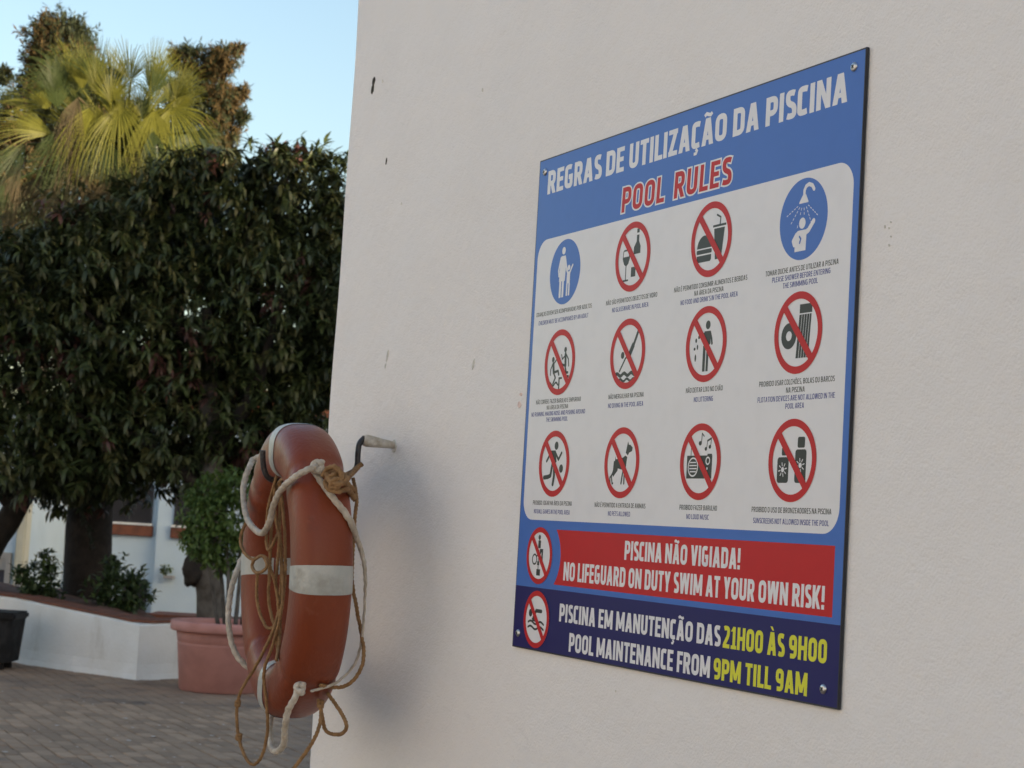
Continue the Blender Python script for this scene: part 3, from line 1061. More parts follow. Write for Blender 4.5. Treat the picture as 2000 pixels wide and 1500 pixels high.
def yl(k):
    return -.0062-LAYER*k


def flat(name, polys, k, m, parent, label=None):
    """thin printed shapes; polys = lists of (x, z) in sign metres, on print layer k"""
    bm = bmesh.new()
    for p in polys:
        vs = [bm.verts.new((x, yl(k), SZ+z)) for x, z in p]
        try:
            bm.faces.new(vs)
        except ValueError:
            pass
    bmesh.ops.triangulate(bm, faces=bm.faces[:])
    me = bpy.data.meshes.new(name)
    bm.normal_update()
    bm.to_mesh(me)
    bm.free()
    return link(name, me, m, parent, label=label)


def rrect(x0, x1, z0, z1, r, n=10):
    out = []
    for cx, cz, a0 in ((x1-r, z1-r, 0), (x0+r, z1-r, 90), (x0+r, z0+r, 180), (x1-r, z0+r, 270)):
        for k in range(n+1):
            a = math.radians(a0+90*k/n)
            out.append((cx+r*math.cos(a), cz+r*math.sin(a)))
    return out


flat('blue_field', [[(.0025, .1118), (.9975, .1118), (.9975, .8975), (.0025, .8975)]], 1, P_blue, sign)
flat('navy_band', [[(.0025, .0025), (.9975, .0025), (.9975, .1118), (.0025, .1118)]], 1, P_navy, sign)
flat('white_field', [rrect(.0135, .984, .2325, .7465, .036)], 2, P_white, sign)
# red banner with its left edge curving round the pictogram
arc = [(.0904+.0825*math.cos(math.radians(a)), .169+.072*math.sin(math.radians(a))) for a in np.linspace(-42, 42, 12)]
flat('red_banner', [[arc[i], (.978, arc[i][1]), (.978, arc[i+1][1]), arc[i+1]] for i in range(11)], 2, P_red, sign)


# lettering: a narrow square-shouldered bold alphabet drawn as strokes (cap height 1)
def rc(pts, rad, closed=False, n=5):
    """round the corners of a polyline; rad a number or one per point"""
    m = len(pts)
    R = rad if isinstance(rad, (list, tuple)) else [rad]*m
    out = []
    for i in range(m):
        p = np.array(pts[i], float)
        if R[i] == 0 or (not closed and i in (0, m-1)):
            out.append(tuple(p))
            continue
        a_, b_ = np.array(pts[i-1], float), np.array(pts[(i+1) % m], float)
        la, lb = np.linalg.norm(a_-p), np.linalg.norm(b_-p)
        r = min(R[i], la*.5, lb*.5)
        s, e = p+(a_-p)/la*r, p+(b_-p)/lb*r
        for q in range(n+1):
            t = q/n
            k = .72                                   # squarer than a circle's arc
            m_ = (1-t)**2*s+2*t*(1-t)*p+t*t*e
            out.append(tuple(m_))
    res = [out[0]]
    for q in out[1:]:
        if math.hypot(q[0]-res[-1][0], q[1]-res[-1][1]) > 1e-4:
            res.append(q)
    if closed and math.hypot(res[0][0]-res[-1][0], res[0][1]-res[-1][1]) < 1e-4:
        res.pop()
    return res


def thick(pts, t, closed=False, ext=0):
    P = [np.array(p, float) for p in pts]
    if ext and not closed:
        P[0] = P[0]+(P[0]-P[1])/np.linalg.norm(P[0]-P[1])*ext
        P[-1] = P[-1]+(P[-1]-P[-2])/np.linalg.norm(P[-1]-P[-2])*ext
    n = len(P)
    L, Rr = [], []
    for i in range(n):
        d0 = P[i]-P[i-1] if (i or closed) else P[1]-P[0]
        d1 = P[(i+1) % n]-P[i] if (i < n-1 or closed) else P[-1]-P[-2]
        d0, d1 = d0/(np.linalg.norm(d0)+1e-9), d1/(np.linalg.norm(d1)+1e-9)
        n0, n1 = np.array([-d0[1], d0[0]]), np.array([-d1[1], d1[0]])
        m = n0+n1
        m /= np.linalg.norm(m)+1e-9
        k = t/2/max(.45, m.dot(n0))
        L.append(P[i]+m*k)
        Rr.append(P[i]-m*k)
    rng_ = range(n if closed else n-1)
    return [[tuple(L[i]), tuple(Rr[i]), tuple(Rr[(i+1) % n]), tuple(L[(i+1) % n])] for i in rng_]


def glyph(ch, t, g):
    """(width, list of pieces); t = stroke weight, g = outward growth"""
    w = .56
    T = t+2*g
    x0, x1, y0, y1 = t/2, w-t/2, t/2, 1-t/2

    def st(x, a=0, b=1):
        return [[(x-T/2, a-g), (x+T/2, a-g), (x+T/2, b+g), (x-T/2, b+g)]]

    def bar(y, a, b, k=.88):
        return [[(a-g, y-t*k/2-g), (b+g, y-t*k/2-g), (b+g, y+t*k/2+g), (a-g, y+t*k/2+g)]]

    def dg(xa, ya, xb, yb, k=1.06):
        q = (t*k+2*g)/2
        dx = (xb-xa)/(yb-ya)*g
        return [[(xa-q-dx, ya-g), (xa+q-dx, ya-g), (xb+q+dx, yb+g), (xb-q+dx, yb+g)]]

    def pl(pts, r, closed=False):
        return [thick(rc(pts, r, closed), T, closed, g)]
    r = .26
    acc = {'Ç': 'C', 'Ã': 'A', 'À': 'A', 'Á': 'A', 'É': 'E', 'Õ': 'O'}
    extra = []
    if ch in acc:
        W_, base = glyph(acc[ch], t, g)
        m = W_/2
        if ch in 'ÃÕ':
            extra = [thick([(m-.20, 1.10), (m-.10, 1.17), (m+.02, 1.12), (m+.12, 1.09), (m+.20, 1.16)], t*.62+2*g, False, g)]
        elif ch == 'À':
            extra = [[[(m-.16, 1.24), (m+.0, 1.24), (m+.10, 1.07), (m-.01, 1.07)]]]
        elif ch in 'ÁÉ':
            extra = [[[(m+.0, 1.24), (m+.17, 1.24), (m+.04, 1.07), (m-.07, 1.07)]]]
        else:
            extra = [thick([(m+.02, -.02), (m+.09, -.10), (m+.04, -.19), (m-.08, -.19)], t*.55+2*g, False, g)]
        return W_, base+extra
    if ch == 'A':
        w = .62
        return w, [dg(t*.52, 0, w/2-.02, 1), dg(w-t*.52, 0, w/2+.02, 1), bar(.28, .16, w-.16, .8)]
    if ch == 'B': return w, [st(x0), pl([(x0, y1), (x1-.02, y1), (x1-.02, .53), (x0, .53)], .2), pl([(x0, .5), (x1, .5), (x1, y0), (x0, y0)], .22)]
    if ch == 'C': return w-.09, [pl([(x1-.02, y1-.02), (x1-.12, y1), (x0, y1), (x0, y0), (x1-.12, y0), (x1-.02, y0+.02)], [0, 0, r+.05, r+.05, 0, 0])]
    if ch == 'D': return w+.02, [pl([(x0, y0), (x0, y1), (x1+.02, y1), (x1+.02, y0)], [0, 0, .32, .32], True)]
    if ch == 'E': return w-.08, [st(x0), bar(1-t*.44, x0, w-.08), bar(.51, x0, w-.12), bar(t*.44, x0, w-.08)]
    if ch == 'F': return w-.12, [st(x0), bar(1-t*.44, x0, w-.10), bar(.48, x0, w-.13)]
    if ch == 'G': return w+.02, [pl([(x1, y1-.03), (x1-.10, y1), (x0, y1), (x0, y0), (x1+.0, y0), (x1+.0, .48), (x1-.18, .48)], [0, 0, r+.05, r+.05, .10, 0, 0])]
    if ch == 'H': return w+.03, [st(x0), st(x1+.03), bar(.51, x0, x1+.03)]
    if ch == 'I': return t, [st(t/2)]
    if ch == 'J': return .40, [pl([(.40-t/2, 1), (.40-t/2, y0), (0, y0)], .2)]
    if ch == 'K': return w+.02, [st(x0), dg(x0+.10, .44, w-t*.45, 1), dg(w-t*.40, 0, x0+.12, .56)]
    if ch == 'L': return w-.13, [st(x0), bar(t*.44, x0, w-.10)]
    if ch == 'M':
        w = .78
        return w, [st(x0), st(w-t/2), dg(w/2, .12, x0+.02, 1, .9), dg(w/2, .12, w-x0-.02, 1, .9)]
    if ch == 'N':
        w = .62
        return w, [st(x0), st(w-t/2), dg(w-x0-.01, 0, x0+.01, 1, .98)]
    if ch == 'O': return w+.04, [pl([(x0, y0), (x0, y1), (x1+.04, y1), (x1+.04, y0)], .28, True)]
    if ch == '0': return w, [pl([(x0, y0), (x0, y1), (x1, y1), (x1, y0)], .27, True)]
    if ch == 'P': return w-.01, [st(x0), pl([(x0, y1), (x1, y1), (x1, .42), (x0, .42)], .25)]
    if ch == 'R': return w+.01, [st(x0), pl([(x0, y1), (x1-.01, y1), (x1-.01, .45), (x0, .45)], .24), dg(w-t*.42, 0, x0+.20, .46, 1.1)]
    if ch == 'S': return w-.10, [pl([(x1-.05, y1-.03), (x1-.15, y1), (x0, y1), (x0, .56), (x1-.05, .44), (x1-.05, y0), (x0+.08, y0), (x0-.02, y0+.03)], [0, 0, .22, .20, .20, .22, 0, 0])]
    if ch == 'T': return w-.06, [st((w-.06)/2), bar(1-t*.44, 0, w-.06)]
    if ch == 'U': return w+.01, [pl([(x0, 1), (x0, y0), (x1+.01, y0), (x1+.01, 1)], .28)]
    if ch == 'V': return .60, [dg(.28, 0, t*.52, 1), dg(.32, 0, .60-t*.52, 1)]
    if ch == 'W': return .90, [dg(.225, 0, t*.52, 1, .98), dg(.25, 0, .43, 1, .98), dg(.65, 0, .47, 1, .98), dg(.675, 0, .90-t*.52, 1, .98)]
    if ch == 'X': return .56, [dg(t*.52, 0, .56-t*.52, 1), dg(.56-t*.52, 0, t*.52, 1)]
    if ch == 'Y': return .56, [st(.28, 0, .45), dg(.28, .38, t*.52, 1), dg(.28, .38, .56-t*.52, 1)]
    if ch == 'Z': return w-.06, [bar(1-t*.44, .0, w-.06), bar(t*.44, 0, w-.06), dg(t*.55, t*.5, w-.06-t*.55, 1-t*.5)]
    if ch == '1': return .40, [st(.24), dg(.02+t*.3, .78, .24, 1, .8), bar(t*.40, .02, .44, .8)]
    if ch == '2': return .50, [pl([(t*.35, y1-.03), (.14, y1), (.50-t/2, y1), (.50-t/2, .58), (t/2, t*.7)], [0, 0, .22, .20, 0]), bar(t*.44, 0, .50)]
    if ch == '9': return .54, [pl([(.54-t/2, .45), (t/2, .45), (t/2, y1), (.54-t/2, y1)], [.2, .2, .24, .24], True), pl([(.54-t/2, .75), (.54-t/2, y0), (.10, y0)], [0, .26, 0])]
    if ch == '!': return t, [st(t/2, .32, 1), [[(-g, -g), (t+g, -g), (t+g, t*.95+g), (-g, t*.95+g)]]]
    if ch == ',': return t, [[[(0, -.14), (t*.5, -.14), (t, t), (0, t)]]]
    if ch == "'": return t*.8, [[[(0, .72), (t*.7, .72), (t*.8, 1), (0, 1)]]]
    return .5, []


def polys_of(pc):
    if isinstance(pc[0], tuple):
        return [pc]
    return [q for sub in pc for q in polys_of(sub)]


def text(s, x0, x1, z0, z1, m, k=3, t=.205, grow=0, gap=.085, lean=0, label=None):
    """one line of lettering whose capitals fill the box"""
    X = 0
    V, F = [], []
    for ch in s:
        if ch == ' ':
            X += .24
            continue
        w_, parts = glyph(ch, t, grow)
        for li, pc in enumerate(parts):
            for q in polys_of(pc):
                o = len(V)
                V += [(X+x, y, li) for x, y in q]
                F.append(tuple(range(o, o+len(q))))
        X += w_+gap
    total = X-gap
    sx, sz = (x1-x0)/total, z1-z0
    W3 = []
    for x, y, li in V:
        Z = z0+y*sz
        W3.append((x0+x*sx+lean*(Z-z0), yl(k)-.000006*li, SZ+Z))
    link('lettering', pydata('lettering', W3, F), m, sign, label=label)


text('REGRAS DE UTILIZAÇÃO DA PISCINA', .0385, .9600, .8310, .8745, P_white, label='white REGRAS DE UTILIZAÇÃO DA PISCINA')
for wd, a0_, a1_ in (('POOL', .3240, .4690), ('RULES', .4970, .6700)):
    text(wd, a0_+.003, a1_-.003, .7590, .8010, P_white, 3, t=.17, grow=.075, gap=.16, lean=.05, label='white outline of '+wd)
    text(wd, a0_+.003, a1_-.003, .7590, .8010, P_red, 4, t=.17, grow=.012, gap=.16, lean=.05, label='red '+wd)
text('PISCINA NÃO VIGIADA!', .400, .746, .1745, .2055, P_white, label='white PISCINA NÃO VIGIADA!')
text('NO LIFEGUARD ON DUTY SWIM AT YOUR OWN RISK!', .1875, .959, .1300, .1620, P_white, label='white NO LIFEGUARD ON DUTY SWIM AT YOUR OWN RISK!')
text('PISCINA EM MANUTENÇÃO DAS', .1805, .702, .0585, .0895, P_white, label='white PISCINA EM MANUTENÇÃO DAS')
text('21H00 ÀS 9H00', .710, .970, .0580, .0905, P_yel, label='yellow 21H00 ÀS 9H00')
text('POOL MAINTENANCE FROM', .2225, .678, .0100, .0420, P_white, label='white POOL MAINTENANCE FROM')
text('9PM TILL 9AM', .688, .928, .0100, .0415, P_yel, label='yellow 9PM TILL 9AM')

CAPS = [
    (.1300, .608, .215, 'CRIANÇAS DEVEM SER ACOMPANHADAS POR ADULTOS', 0), (.1300, .592, .193, 'CHILDREN MUST BE ACCOMPANIED BY AN ADULT', 1),
    (.3760, .607, .173, 'NÃO SÃO PERMITIDOS OBJECTOS DE VIDRO', 0), (.3740, .593, .123, 'NO GLASSWARE IN POOL AREA', 1),
    (.6220, .6085, .212, 'NÃO É PERMITIDO CONSUMIR ALIMENTOS E BEBIDAS', 0), (.6210, .5975, .085, 'NA ÁREA DA PISCINA', 0), (.6210, .586, .166, "NO FOOD AND DRINK'S IN THE POOL AREA", 1),
    (.8670, .608, .180, 'TOMAR DUCHE ANTES DE UTILIZAR A PISCINA', 0), (.8670, .597, .144, 'PLEASE SHOWER BEFORE ENTERING', 1), (.8665, .586, .086, 'THE SWIMMING POOL', 1),
    (.1290, .446, .175, 'NÃO CORRER, FAZER BARULHO E EMPURRAR', 0), (.1280, .435, .084, 'NA ÁREA DA PISCINA', 0), (.1300, .424, .209, 'NO RUNNING, MAKING NOISE AND PUSHING AROUND', 1), (.1280, .413, .084, 'THE SWIMMING POOL', 1),
    (.3760, .445, .119, 'NÃO MERGULHAR NA PISCINA', 0), (.3760, .430, .119, 'NO DIVING IN THE POOL AREA', 1),
    (.6215, .445, .107, 'NÃO DEITAR LIXO NO CHÃO', 0), (.6210, .430, .056, 'NO LITTERING', 1),
    (.8670, .4455, .186, 'PROIBIDO USAR COLCHÕES, BOLAS OU BARCOS', 0), (.8670, .434, .046, 'NA PISCINA', 0), (.8670, .4225, .190, 'FLOTATION DEVICES ARE NOT ALLOWED IN THE', 1), (.8670, .411, .046, 'POOL AREA', 1),
    (.1280, .2635, .152, 'PROIBIDO JOGAR NA ÁREA DA PISCINA', 0), (.1280, .248, .140, 'NO BALL GAMES IN THE POOL AREA', 1),
    (.3740, .263, .172, 'NÃO É PERMITIDO A ENTRADA DE ANIMAIS', 0), (.3740, .249, .075, 'NO PETS ALLOWED', 1),
    (.6210, .263, .109, 'PROIBIDO FAZER BARULHO', 0), (.6210, .249, .065, 'NO LOUD MUSIC', 1),
    (.8680, .263, .196, 'PROIBIDO O USO DE BRONZEADORES NA PISCINA', 0), (.8680, .247, .186, 'SUNSCREENS NOT ALLOWED INSIDE THE POOL', 1)]
for cx, cz, w_, s, b in CAPS:
    text(s, cx-w_/2, cx+w_/2, cz-.0038, cz+.0040, P_tblue if b else P_text, 3, t=.16, gap=.11, label=('blue ' if b else 'black ')+s)


# pictograms: shapes in a circle of radius one
def disc(x, y, r, n=40, ry=None):
    return [(x+r*math.cos(6.2832*k/n), y+(ry or r)*math.sin(6.2832*k/n)) for k in range(n)]


def stroke(pts, w_):
    """thick line through points, as separate convex pieces with round joints"""
    out = []
    for (x0, y0), (x1, y1) in zip(pts[:-1], pts[1:]):
        l = math.hypot(x1-x0, y1-y0) or 1
        nx, ny = -(y1-y0)/l*w_/2, (x1-x0)/l*w_/2
        out.append([(x0+nx, y0+ny), (x0-nx, y0-ny), (x1-nx, y1-ny), (x1+nx, y1+ny)])
    return out + [disc(x, y, w_/2, 12) for x, y in pts]


def rect(x0, x1, y0, y1):
    return [(x0, y0), (x1, y0), (x1, y1), (x0, y1)]


def ringp(x, y, r0, r1, n=56):
    return [[(x+r0*math.cos(a), y+r0*math.sin(a)), (x+r1*math.cos(a), y+r1*math.sin(a)), (x+r1*math.cos(b), y+r1*math.sin(b)), (x+r0*math.cos(b), y+r0*math.sin(b))]
            for a, b in ((6.28319*k/n, 6.28319*(k+1)/n) for k in range(n))]


def wave(x0, x1, y, amp, w_, cyc=2.0):
    return stroke([(x0+(x1-x0)*t/16, y+amp*math.sin(6.283*cyc*t/16)) for t in range(17)], w_)


def pictogram(cx, cz, R, kind, label, dark, light=(), base='ban'):
    def tr(polys):
        return [[(cx+R*x, cz+R*y) for x, y in p] for p in polys]
    if base == 'info':
        o = flat('pictogram', tr([disc(0, 0, 1, 72)]), 3, P_blue, sign, label)
        stag('figure', tr(light), 4, P_white, o)
        if dark:
            stag('chest_mark', tr(dark), 12, P_blue, o)
    else:
        o = flat('pictogram', tr([disc(0, 0, .99, 72)]), 3, P_white, sign, label)
        stag('figure', tr(dark), 4, P_dark, o)
        if light:
            stag('detail', tr(light), 9, P_white, o)
        flat('ban_ring', tr(ringp(0, 0, .82, 1.0)), 14, P_red, o)
        a = math.radians(-47.5)
        flat('ban_slash', tr([[(.86*math.cos(a+s)*q, .86*math.sin(a+s)*q) for q, s in ((-1, .115), (-1, -.115), (1, .115), (1, -.115))]]), 15, P_red, o)


def stag(name, polys, k, m, parent):
    """overlapping pieces of one figure, each a hair above the last so none are coplanar"""
    bm = bmesh.new()
    for i, p in enumerate(polys):
        vs = [bm.verts.new((x, yl(k)-.000006*(i % 30), SZ+z)) for x, z in p]
        bm.faces.new(vs)
    bmesh.ops.triangulate(bm, faces=bm.faces[:])
    me = bpy.data.meshes.new(name)
    bm.normal_update()
    bm.to_mesh(me)
    bm.free()
    return link(name, me, m, parent)


COL = (.1278, .3745, .6210, .8673)
ROW = (.6785, .5152, .3336)
R0 = .0590
# row 1
drops = []
for i in range(6):
    for j in range(5):
        a = math.radians(-62 + i*11.5*2.1 - 5)
        t = .12 + j*.115
        x0, y0 = -.02+.0*i+math.sin(a)*t*.95+(i-2.5)*.05, .38-math.cos(a)*t*.95
        if abs(x0+.03) < .16 and y0 < .10: continue
        drops += stroke([(x0, y0), (x0+math.sin(a)*.05, y0-math.cos(a)*.05)], .022)
shower = [rect(-.2, .18, .39, .42), [(-.2, .42), (.18, .42), (.07, .60), (-.05, .60)]] + stroke([(0.0, .60), (0, .70), (.06, .79), (.18, .83), (.32, .78), (.40, .68)], .10) + \
    [disc(-.03, -.10, .135)] + [[(-.31, -.78), (.15, -.78), (.17, -.30), (.10, -.27), (-.2, -.27), (-.31, -.34)]] + \
    stroke([(.08, -.36), (.24, -.30), (.44, -.10)], .13) + stroke([(-.25, -.36), (-.38, -.50), (-.33, -.60)], .12) + drops
adult = [disc(-.14, .66, .115)] + [[(-.28, .50), (0, .50), (.06, .30), (.04, -.02), (.02, -.28), (-.36, -.28), (-.36, 0), (-.34, .3)]] + \
    [rect(-.33, -.20, -.78, -.28), rect(-.15, -.03, -.78, -.28)] + stroke([(-.02, .44), (.10, .12), (.16, .02)], .08) + stroke([(-.30, .44), (-.42, .08), (-.38, -.1)], .08) + \
    [disc(.26, .10, .085)] + [[(.15, -.02), (.36, -.02), (.36, -.38), (.15, -.38)]] + [rect(.14, .23, -.76, -.38), rect(.28, .37, -.76, -.38)] + \
    stroke([(.19, -.06), (.10, .06)], .07) + stroke([(.33, -.06), (.50, .16)], .07)
pictogram(COL[0], ROW[0], R0, 'adult', 'white adult and child on a blue disc', [], adult, 'info')
bottle = [rect(.18, .32, .66, .78), [(.18, .60), (.32, .60), (.32, .42), (.42, .26), (.42, .06), (.04, .06), (.04, .26), (.18, .42)]]
wine = [[(-.56, .20), (-.50, .24), (-.24, .24), (-.17, .20), (-.16, -.02), (-.24, -.18), (-.36, -.25), (-.49, -.18), (-.58, -.02)]] + stroke([(-.365, -.2), (-.365, -.64)], .045) + [rect(-.52, -.20, -.68, -.63)]
wine_in = [[(-.51, .19), (-.22, .19), (-.21, .03), (-.53, .03)]]
pictogram(COL[1], ROW[0], R0, 'glass', 'no glassware: bottle, wine glass and tumbler in a red ban ring', bottle+wine+[rect(-.06, .20, -.58, -.30)], wine_in)
burger = [[(-.69, -.20)]+[(-.33+.36*math.cos(math.radians(a)), -.20+.34*math.sin(math.radians(a))) for a in range(170, 9, -10)]+[(.04, -.20)], rrect(-.70, .05, -.35, -.235, .04, 4),
          [(-.68, -.39), (.03, -.39), (.03, -.52), (-.02, -.57), (-.63, -.57), (-.68, -.52)]]
cup = [rect(.06, .70, .30, .36), [(.12, .26), (.64, .26), (.52, -.56), (.22, -.56)]] + stroke([(.40, .34), (.42, .54), (.24, .62)], .05)
pictogram(COL[2], ROW[0], R0, 'food', 'no food or drink: burger and cup in a red ban ring', burger+cup)
pictogram(COL[3], ROW[0], R0, 'shower', 'white bather under a shower on a blue disc', stroke([(-.12, -.42), (-.06, -.48), (-.10, -.58)], .05), shower, 'info')
# row 2
run = [disc(.34, .36, .085)] + stroke([(.36, .22), (.38, -.12)], .13) + stroke([(.34, .18), (.16, .08), (.10, .22)], .055) + stroke([(.42, .2), (.56, .06), (.60, -.14)], .055) + \
    stroke([(.36, -.12), (.46, -.34), (.56, -.34)], .08) + stroke([(.34, -.12), (.18, -.08), (.20, -.24)], .07) + \
    [disc(-.44, .10, .085)] + stroke([(-.42, -.04), (-.36, -.30)], .13) + stroke([(-.46, -.04), (-.58, -.2), (-.58, -.36)], .055) + stroke([(-.38, -.02), (-.20, .10), (-.14, .10)], .055) + \
    stroke([(-.36, -.30), (-.08, -.26), (-.02, -.38)], .08) + stroke([(-.38, -.30), (-.24, -.46), (-.38, -.64)], .075) + \
    [rect(-.02, .06, -.84, -.46), rect(.36, .64, -.50, -.42), rect(-.02, .2, -.52, -.46)] + wave(-.68, -.05, -.66, .05, .06, 1.6)
pictogram(COL[0], ROW[1], R0, 'run', 'no running or pushing: two figures at a pool edge in a red ban ring', run)
dive = stroke([(.55, .60), (.34, .26), (.15, .02)], .11) + stroke([(.30, .22), (.12, -.02)], .17) + [disc(-.28, -.03, .10)] + stroke([(.10, -.02), (-.10, -.12), (-.42, -.48)], .065) + wave(-.66, .58, -.58, .04, .10, 3) + wave(-.45, .40, -.74, .035, .07, 2.2)
pictogram(COL[1], ROW[1], R0, 'dive', 'no diving: plunging figure over waves in a red ban ring', dive)
lit = [disc(.06, .50, .115)] + [[(-.10, .34), (.20, .34), (.22, .0), (.12, -.06), (-.12, -.06), (-.12, .1)]] + [rect(-.14, -.01, -.72, -.04), rect(.03, .14, -.72, -.04)] + \
    stroke([(.18, .30), (.26, .12), (.29, .00)], .08) + stroke([(-.08, .28), (-.26, .22), (-.36, .30)], .08) + \
    [disc(-.50, .12, .045, 12, .06), disc(-.42, -.06, .035, 12, .07), disc(-.56, -.10, .05, 12, .04), disc(-.50, -.34, .04, 12, .10), disc(-.36, .2, .05, 12)]
pictogram(COL[2], ROW[1], R0, 'litter', 'no littering: figure dropping scraps in a red ban ring', lit)
flo = ringp(-.38, -.06, .12, .32, 30) + [[(.03, .68), (.55, .68), (.55, .46), (.03, .46)], [(.03, .43), (.53, .43), (.46, -.62), (-.06, -.62)]]
flol = [[(.03+q*.105+.0, .43), (.045+q*.105, .43), (-.04+q*.105, -.62), (-.055+q*.105, -.62)] for q in range(1, 5)]
pictogram(COL[3], ROW[1], R0, 'float', 'no inflatables: swim ring and air mattress in a red ban ring', flo, flol)
# row 3
ball = [disc(.10, .54, .125)] + [[(-.30, .40), (.06, .40), (.16, .06), (.02, -.02), (-.14, 0)]] + stroke([(.04, .34), (.27, .12), (.46, .32)], .09) + stroke([(-.26, .36), (-.38, .20), (-.50, .08)], .09) + \
    stroke([(-.10, .02), (-.20, -.36), (-.36, -.40), (-.62, -.42)], .13) + stroke([(0, .0), (.04, -.36), (-.02, -.62)], .13) + [disc(.48, -.15, .125)]
pictogram(COL[0], ROW[2], R0, 'ball', 'no ball games: running player and ball in a red ban ring', ball)
dog = [[(.20, .28), (.30, .60), (.36, .50), (.44, .50), (.58, .42), (.55, .32), (.40, .28), (.32, .20)],
       [(.18, .20), (.30, .16), (.24, -.16), (.05, -.20), (-.20, -.16), (-.40, .02), (-.36, .10), (.05, .14)],
       [(-.40, .04), (-.38, .20), (-.34, .06)], [(-.46, .06), (-.18, -.0), (-.22, -.22), (-.46, -.40), (-.50, -.34)]] + \
    stroke([(-.44, -.20), (-.56, -.38), (-.50, -.58), (-.46, -.58)], .06) + stroke([(-.46, -.28), (-.64, -.42), (-.62, -.58)], .06) + stroke([(.12, -.14), (.06, -.38), (.02, -.58)], .07) + stroke([(.20, -.12), (.18, -.36), (.18, -.58)], .07)
pictogram(COL[1], ROW[2], R0, 'dog', 'no pets: standing dog in a red ban ring', dog)
radio = [rect(-.66, .58, -.44, .16)] + stroke([(-.47, .16), (-.47, .38)], .03) + [disc(-.45, .42, .05, 12), rect(.34, .56, .14, .20)] + \
    [disc(-.04, .48, .075, 16, .06)] + stroke([(.02, .50), (.04, .74), (.14, .66)], .035) + [disc(.25, .33, .06, 12, .05), disc(.44, .38, .06, 12, .05)] + stroke([(.29, .35), (.32, .54)], .03) + stroke([(.48, .4), (.50, .60)], .03) + stroke([(.32, .54), (.50, .60)], .05)
radl = ringp(-.34, -.14, .215, .255, 30) + [[(-.34-.19*math.cos(math.asin(min(1, abs(q)/.2))), -.14+q-.016), (-.34+.19*math.cos(math.asin(min(1, abs(q)/.2))), -.14+q-.016), (-.34+.19*math.cos(math.asin(min(1, abs(q)/.2))), -.14+q+.016), (-.34-.19*math.cos(math.asin(min(1, abs(q)/.2))), -.14+q+.016)] for q in (-.12, -.04, .04, .12)] + \
    ringp(.38, .02, .07, .11, 20) + [disc(.36, -.18, .035, 12), disc(.36, -.32, .035, 12)]
pictogram(COL[2], ROW[2], R0, 'radio', 'no loud music: radio and notes in a red ban ring', radio, radl)
sunc = [rrect(-.62, -.14, -.54, .08, .08, 4), rrect(-.45, -.25, .12, .32, .04, 4), rrect(.12, .58, -.54, .26, .08, 4), rrect(.20, .50, .30, .56, .05, 4)]


def sunburst(x, y):
    o = [disc(x, y, .065, 16)]
    for k in range(8):
        a = 6.283*k/8+.2
        o += stroke([(x+.10*math.cos(a), y+.10*math.sin(a)), (x+.165*math.cos(a), y+.165*math.sin(a))], .028)
    return o


pictogram(COL[3], ROW[2], R0, 'sun', 'no sunscreen: two lotion bottles in a red ban ring', sunc, sunburst(-.38, -.22)+sunburst(.35, -.12))
R1 = .0508
guard = [disc(-.05, .64, .09), rrect(-.13, .07, .26, .54, .04, 4), rect(.02, .27, .12, .24), rect(.16, .27, -.2, .24), rect(-.14, .02, -.34, -.20), rect(-.08, -.03, -.55, .2), rect(-.17, .12, -.70, -.48)] + ringp(-.36, -.14, .14, .20, 24) + stroke([(-.2, -.02), (-.04, .06), (.1, .1)], .06)
pictogram(.0904, .169, R1, 'guard', 'no lifeguard: seated lifeguard in a red ban ring', guard)
swim = [disc(-.48, .20, .135)] + stroke([(-.24, .04), (-.05, .30), (.36, .30)], .13) + [[(-.36, .02), (-.10, .12), (.22, -.10), (-.3, -.08)]] + wave(-.62, .58, -.12, .05, .075, 1.6) + wave(-.62, .58, -.30, .05, .075, 1.6)
pictogram(.0925, .0556, R1, 'swim', 'no swimming: swimmer over waves in a red ban ring', swim)
for sx_, sz_ in ((.0247, .8754), (.9737, .8773), (.0225, .0260), (.9660, .0240)):
    v, f = [], []
    prof = [(.0068, 0), (.0066, .0016), (.0050, .0030), (.0020, .0034)]
    n = 20
    for r, h_ in prof:
        v += [(sx_+r*math.cos(6.2832*k/n), -.0062-h_, SZ+sz_+r*math.sin(6.2832*k/n)) for k in range(n)]
    for i in range(3):
        f += [(i*n+k, i*n+(k+1) % n, (i+1)*n+(k+1) % n, (i+1)*n+k) for k in range(n)]
    f.append(tuple(3*n+k for k in range(n)))
    sc_ = link('screw', pydata('screw', v, f), M_screw, sign, smooth=True)
    bm = bmesh.new()
    a0 = random.random()*1.5
    for a in (a0, a0+math.pi/2):
        M = Matrix.Translation((sx_, -.0098, SZ+sz_)) @ Matrix.Rotation(a, 4, 'Y')
        box(bm, -.0030, .0030, -.0002-(.0001 if a > a0 else 0), .0002, -.0008, .0008, 0, M)
    link('recess', bmesh_me('recess', bm), M_slot, sc_)

# ------------------------------------------------------------------ lifebuoy
M_ring = mat('orange_plastic', (.215, .048, .019), .42, (.17, .038, .016), 3.5, bump=.12, bscale=120, spec=.3, lo=.35, hi=.7)
n_ = M_ring.node_tree
b_ = n_.nodes['Principled BSDF']
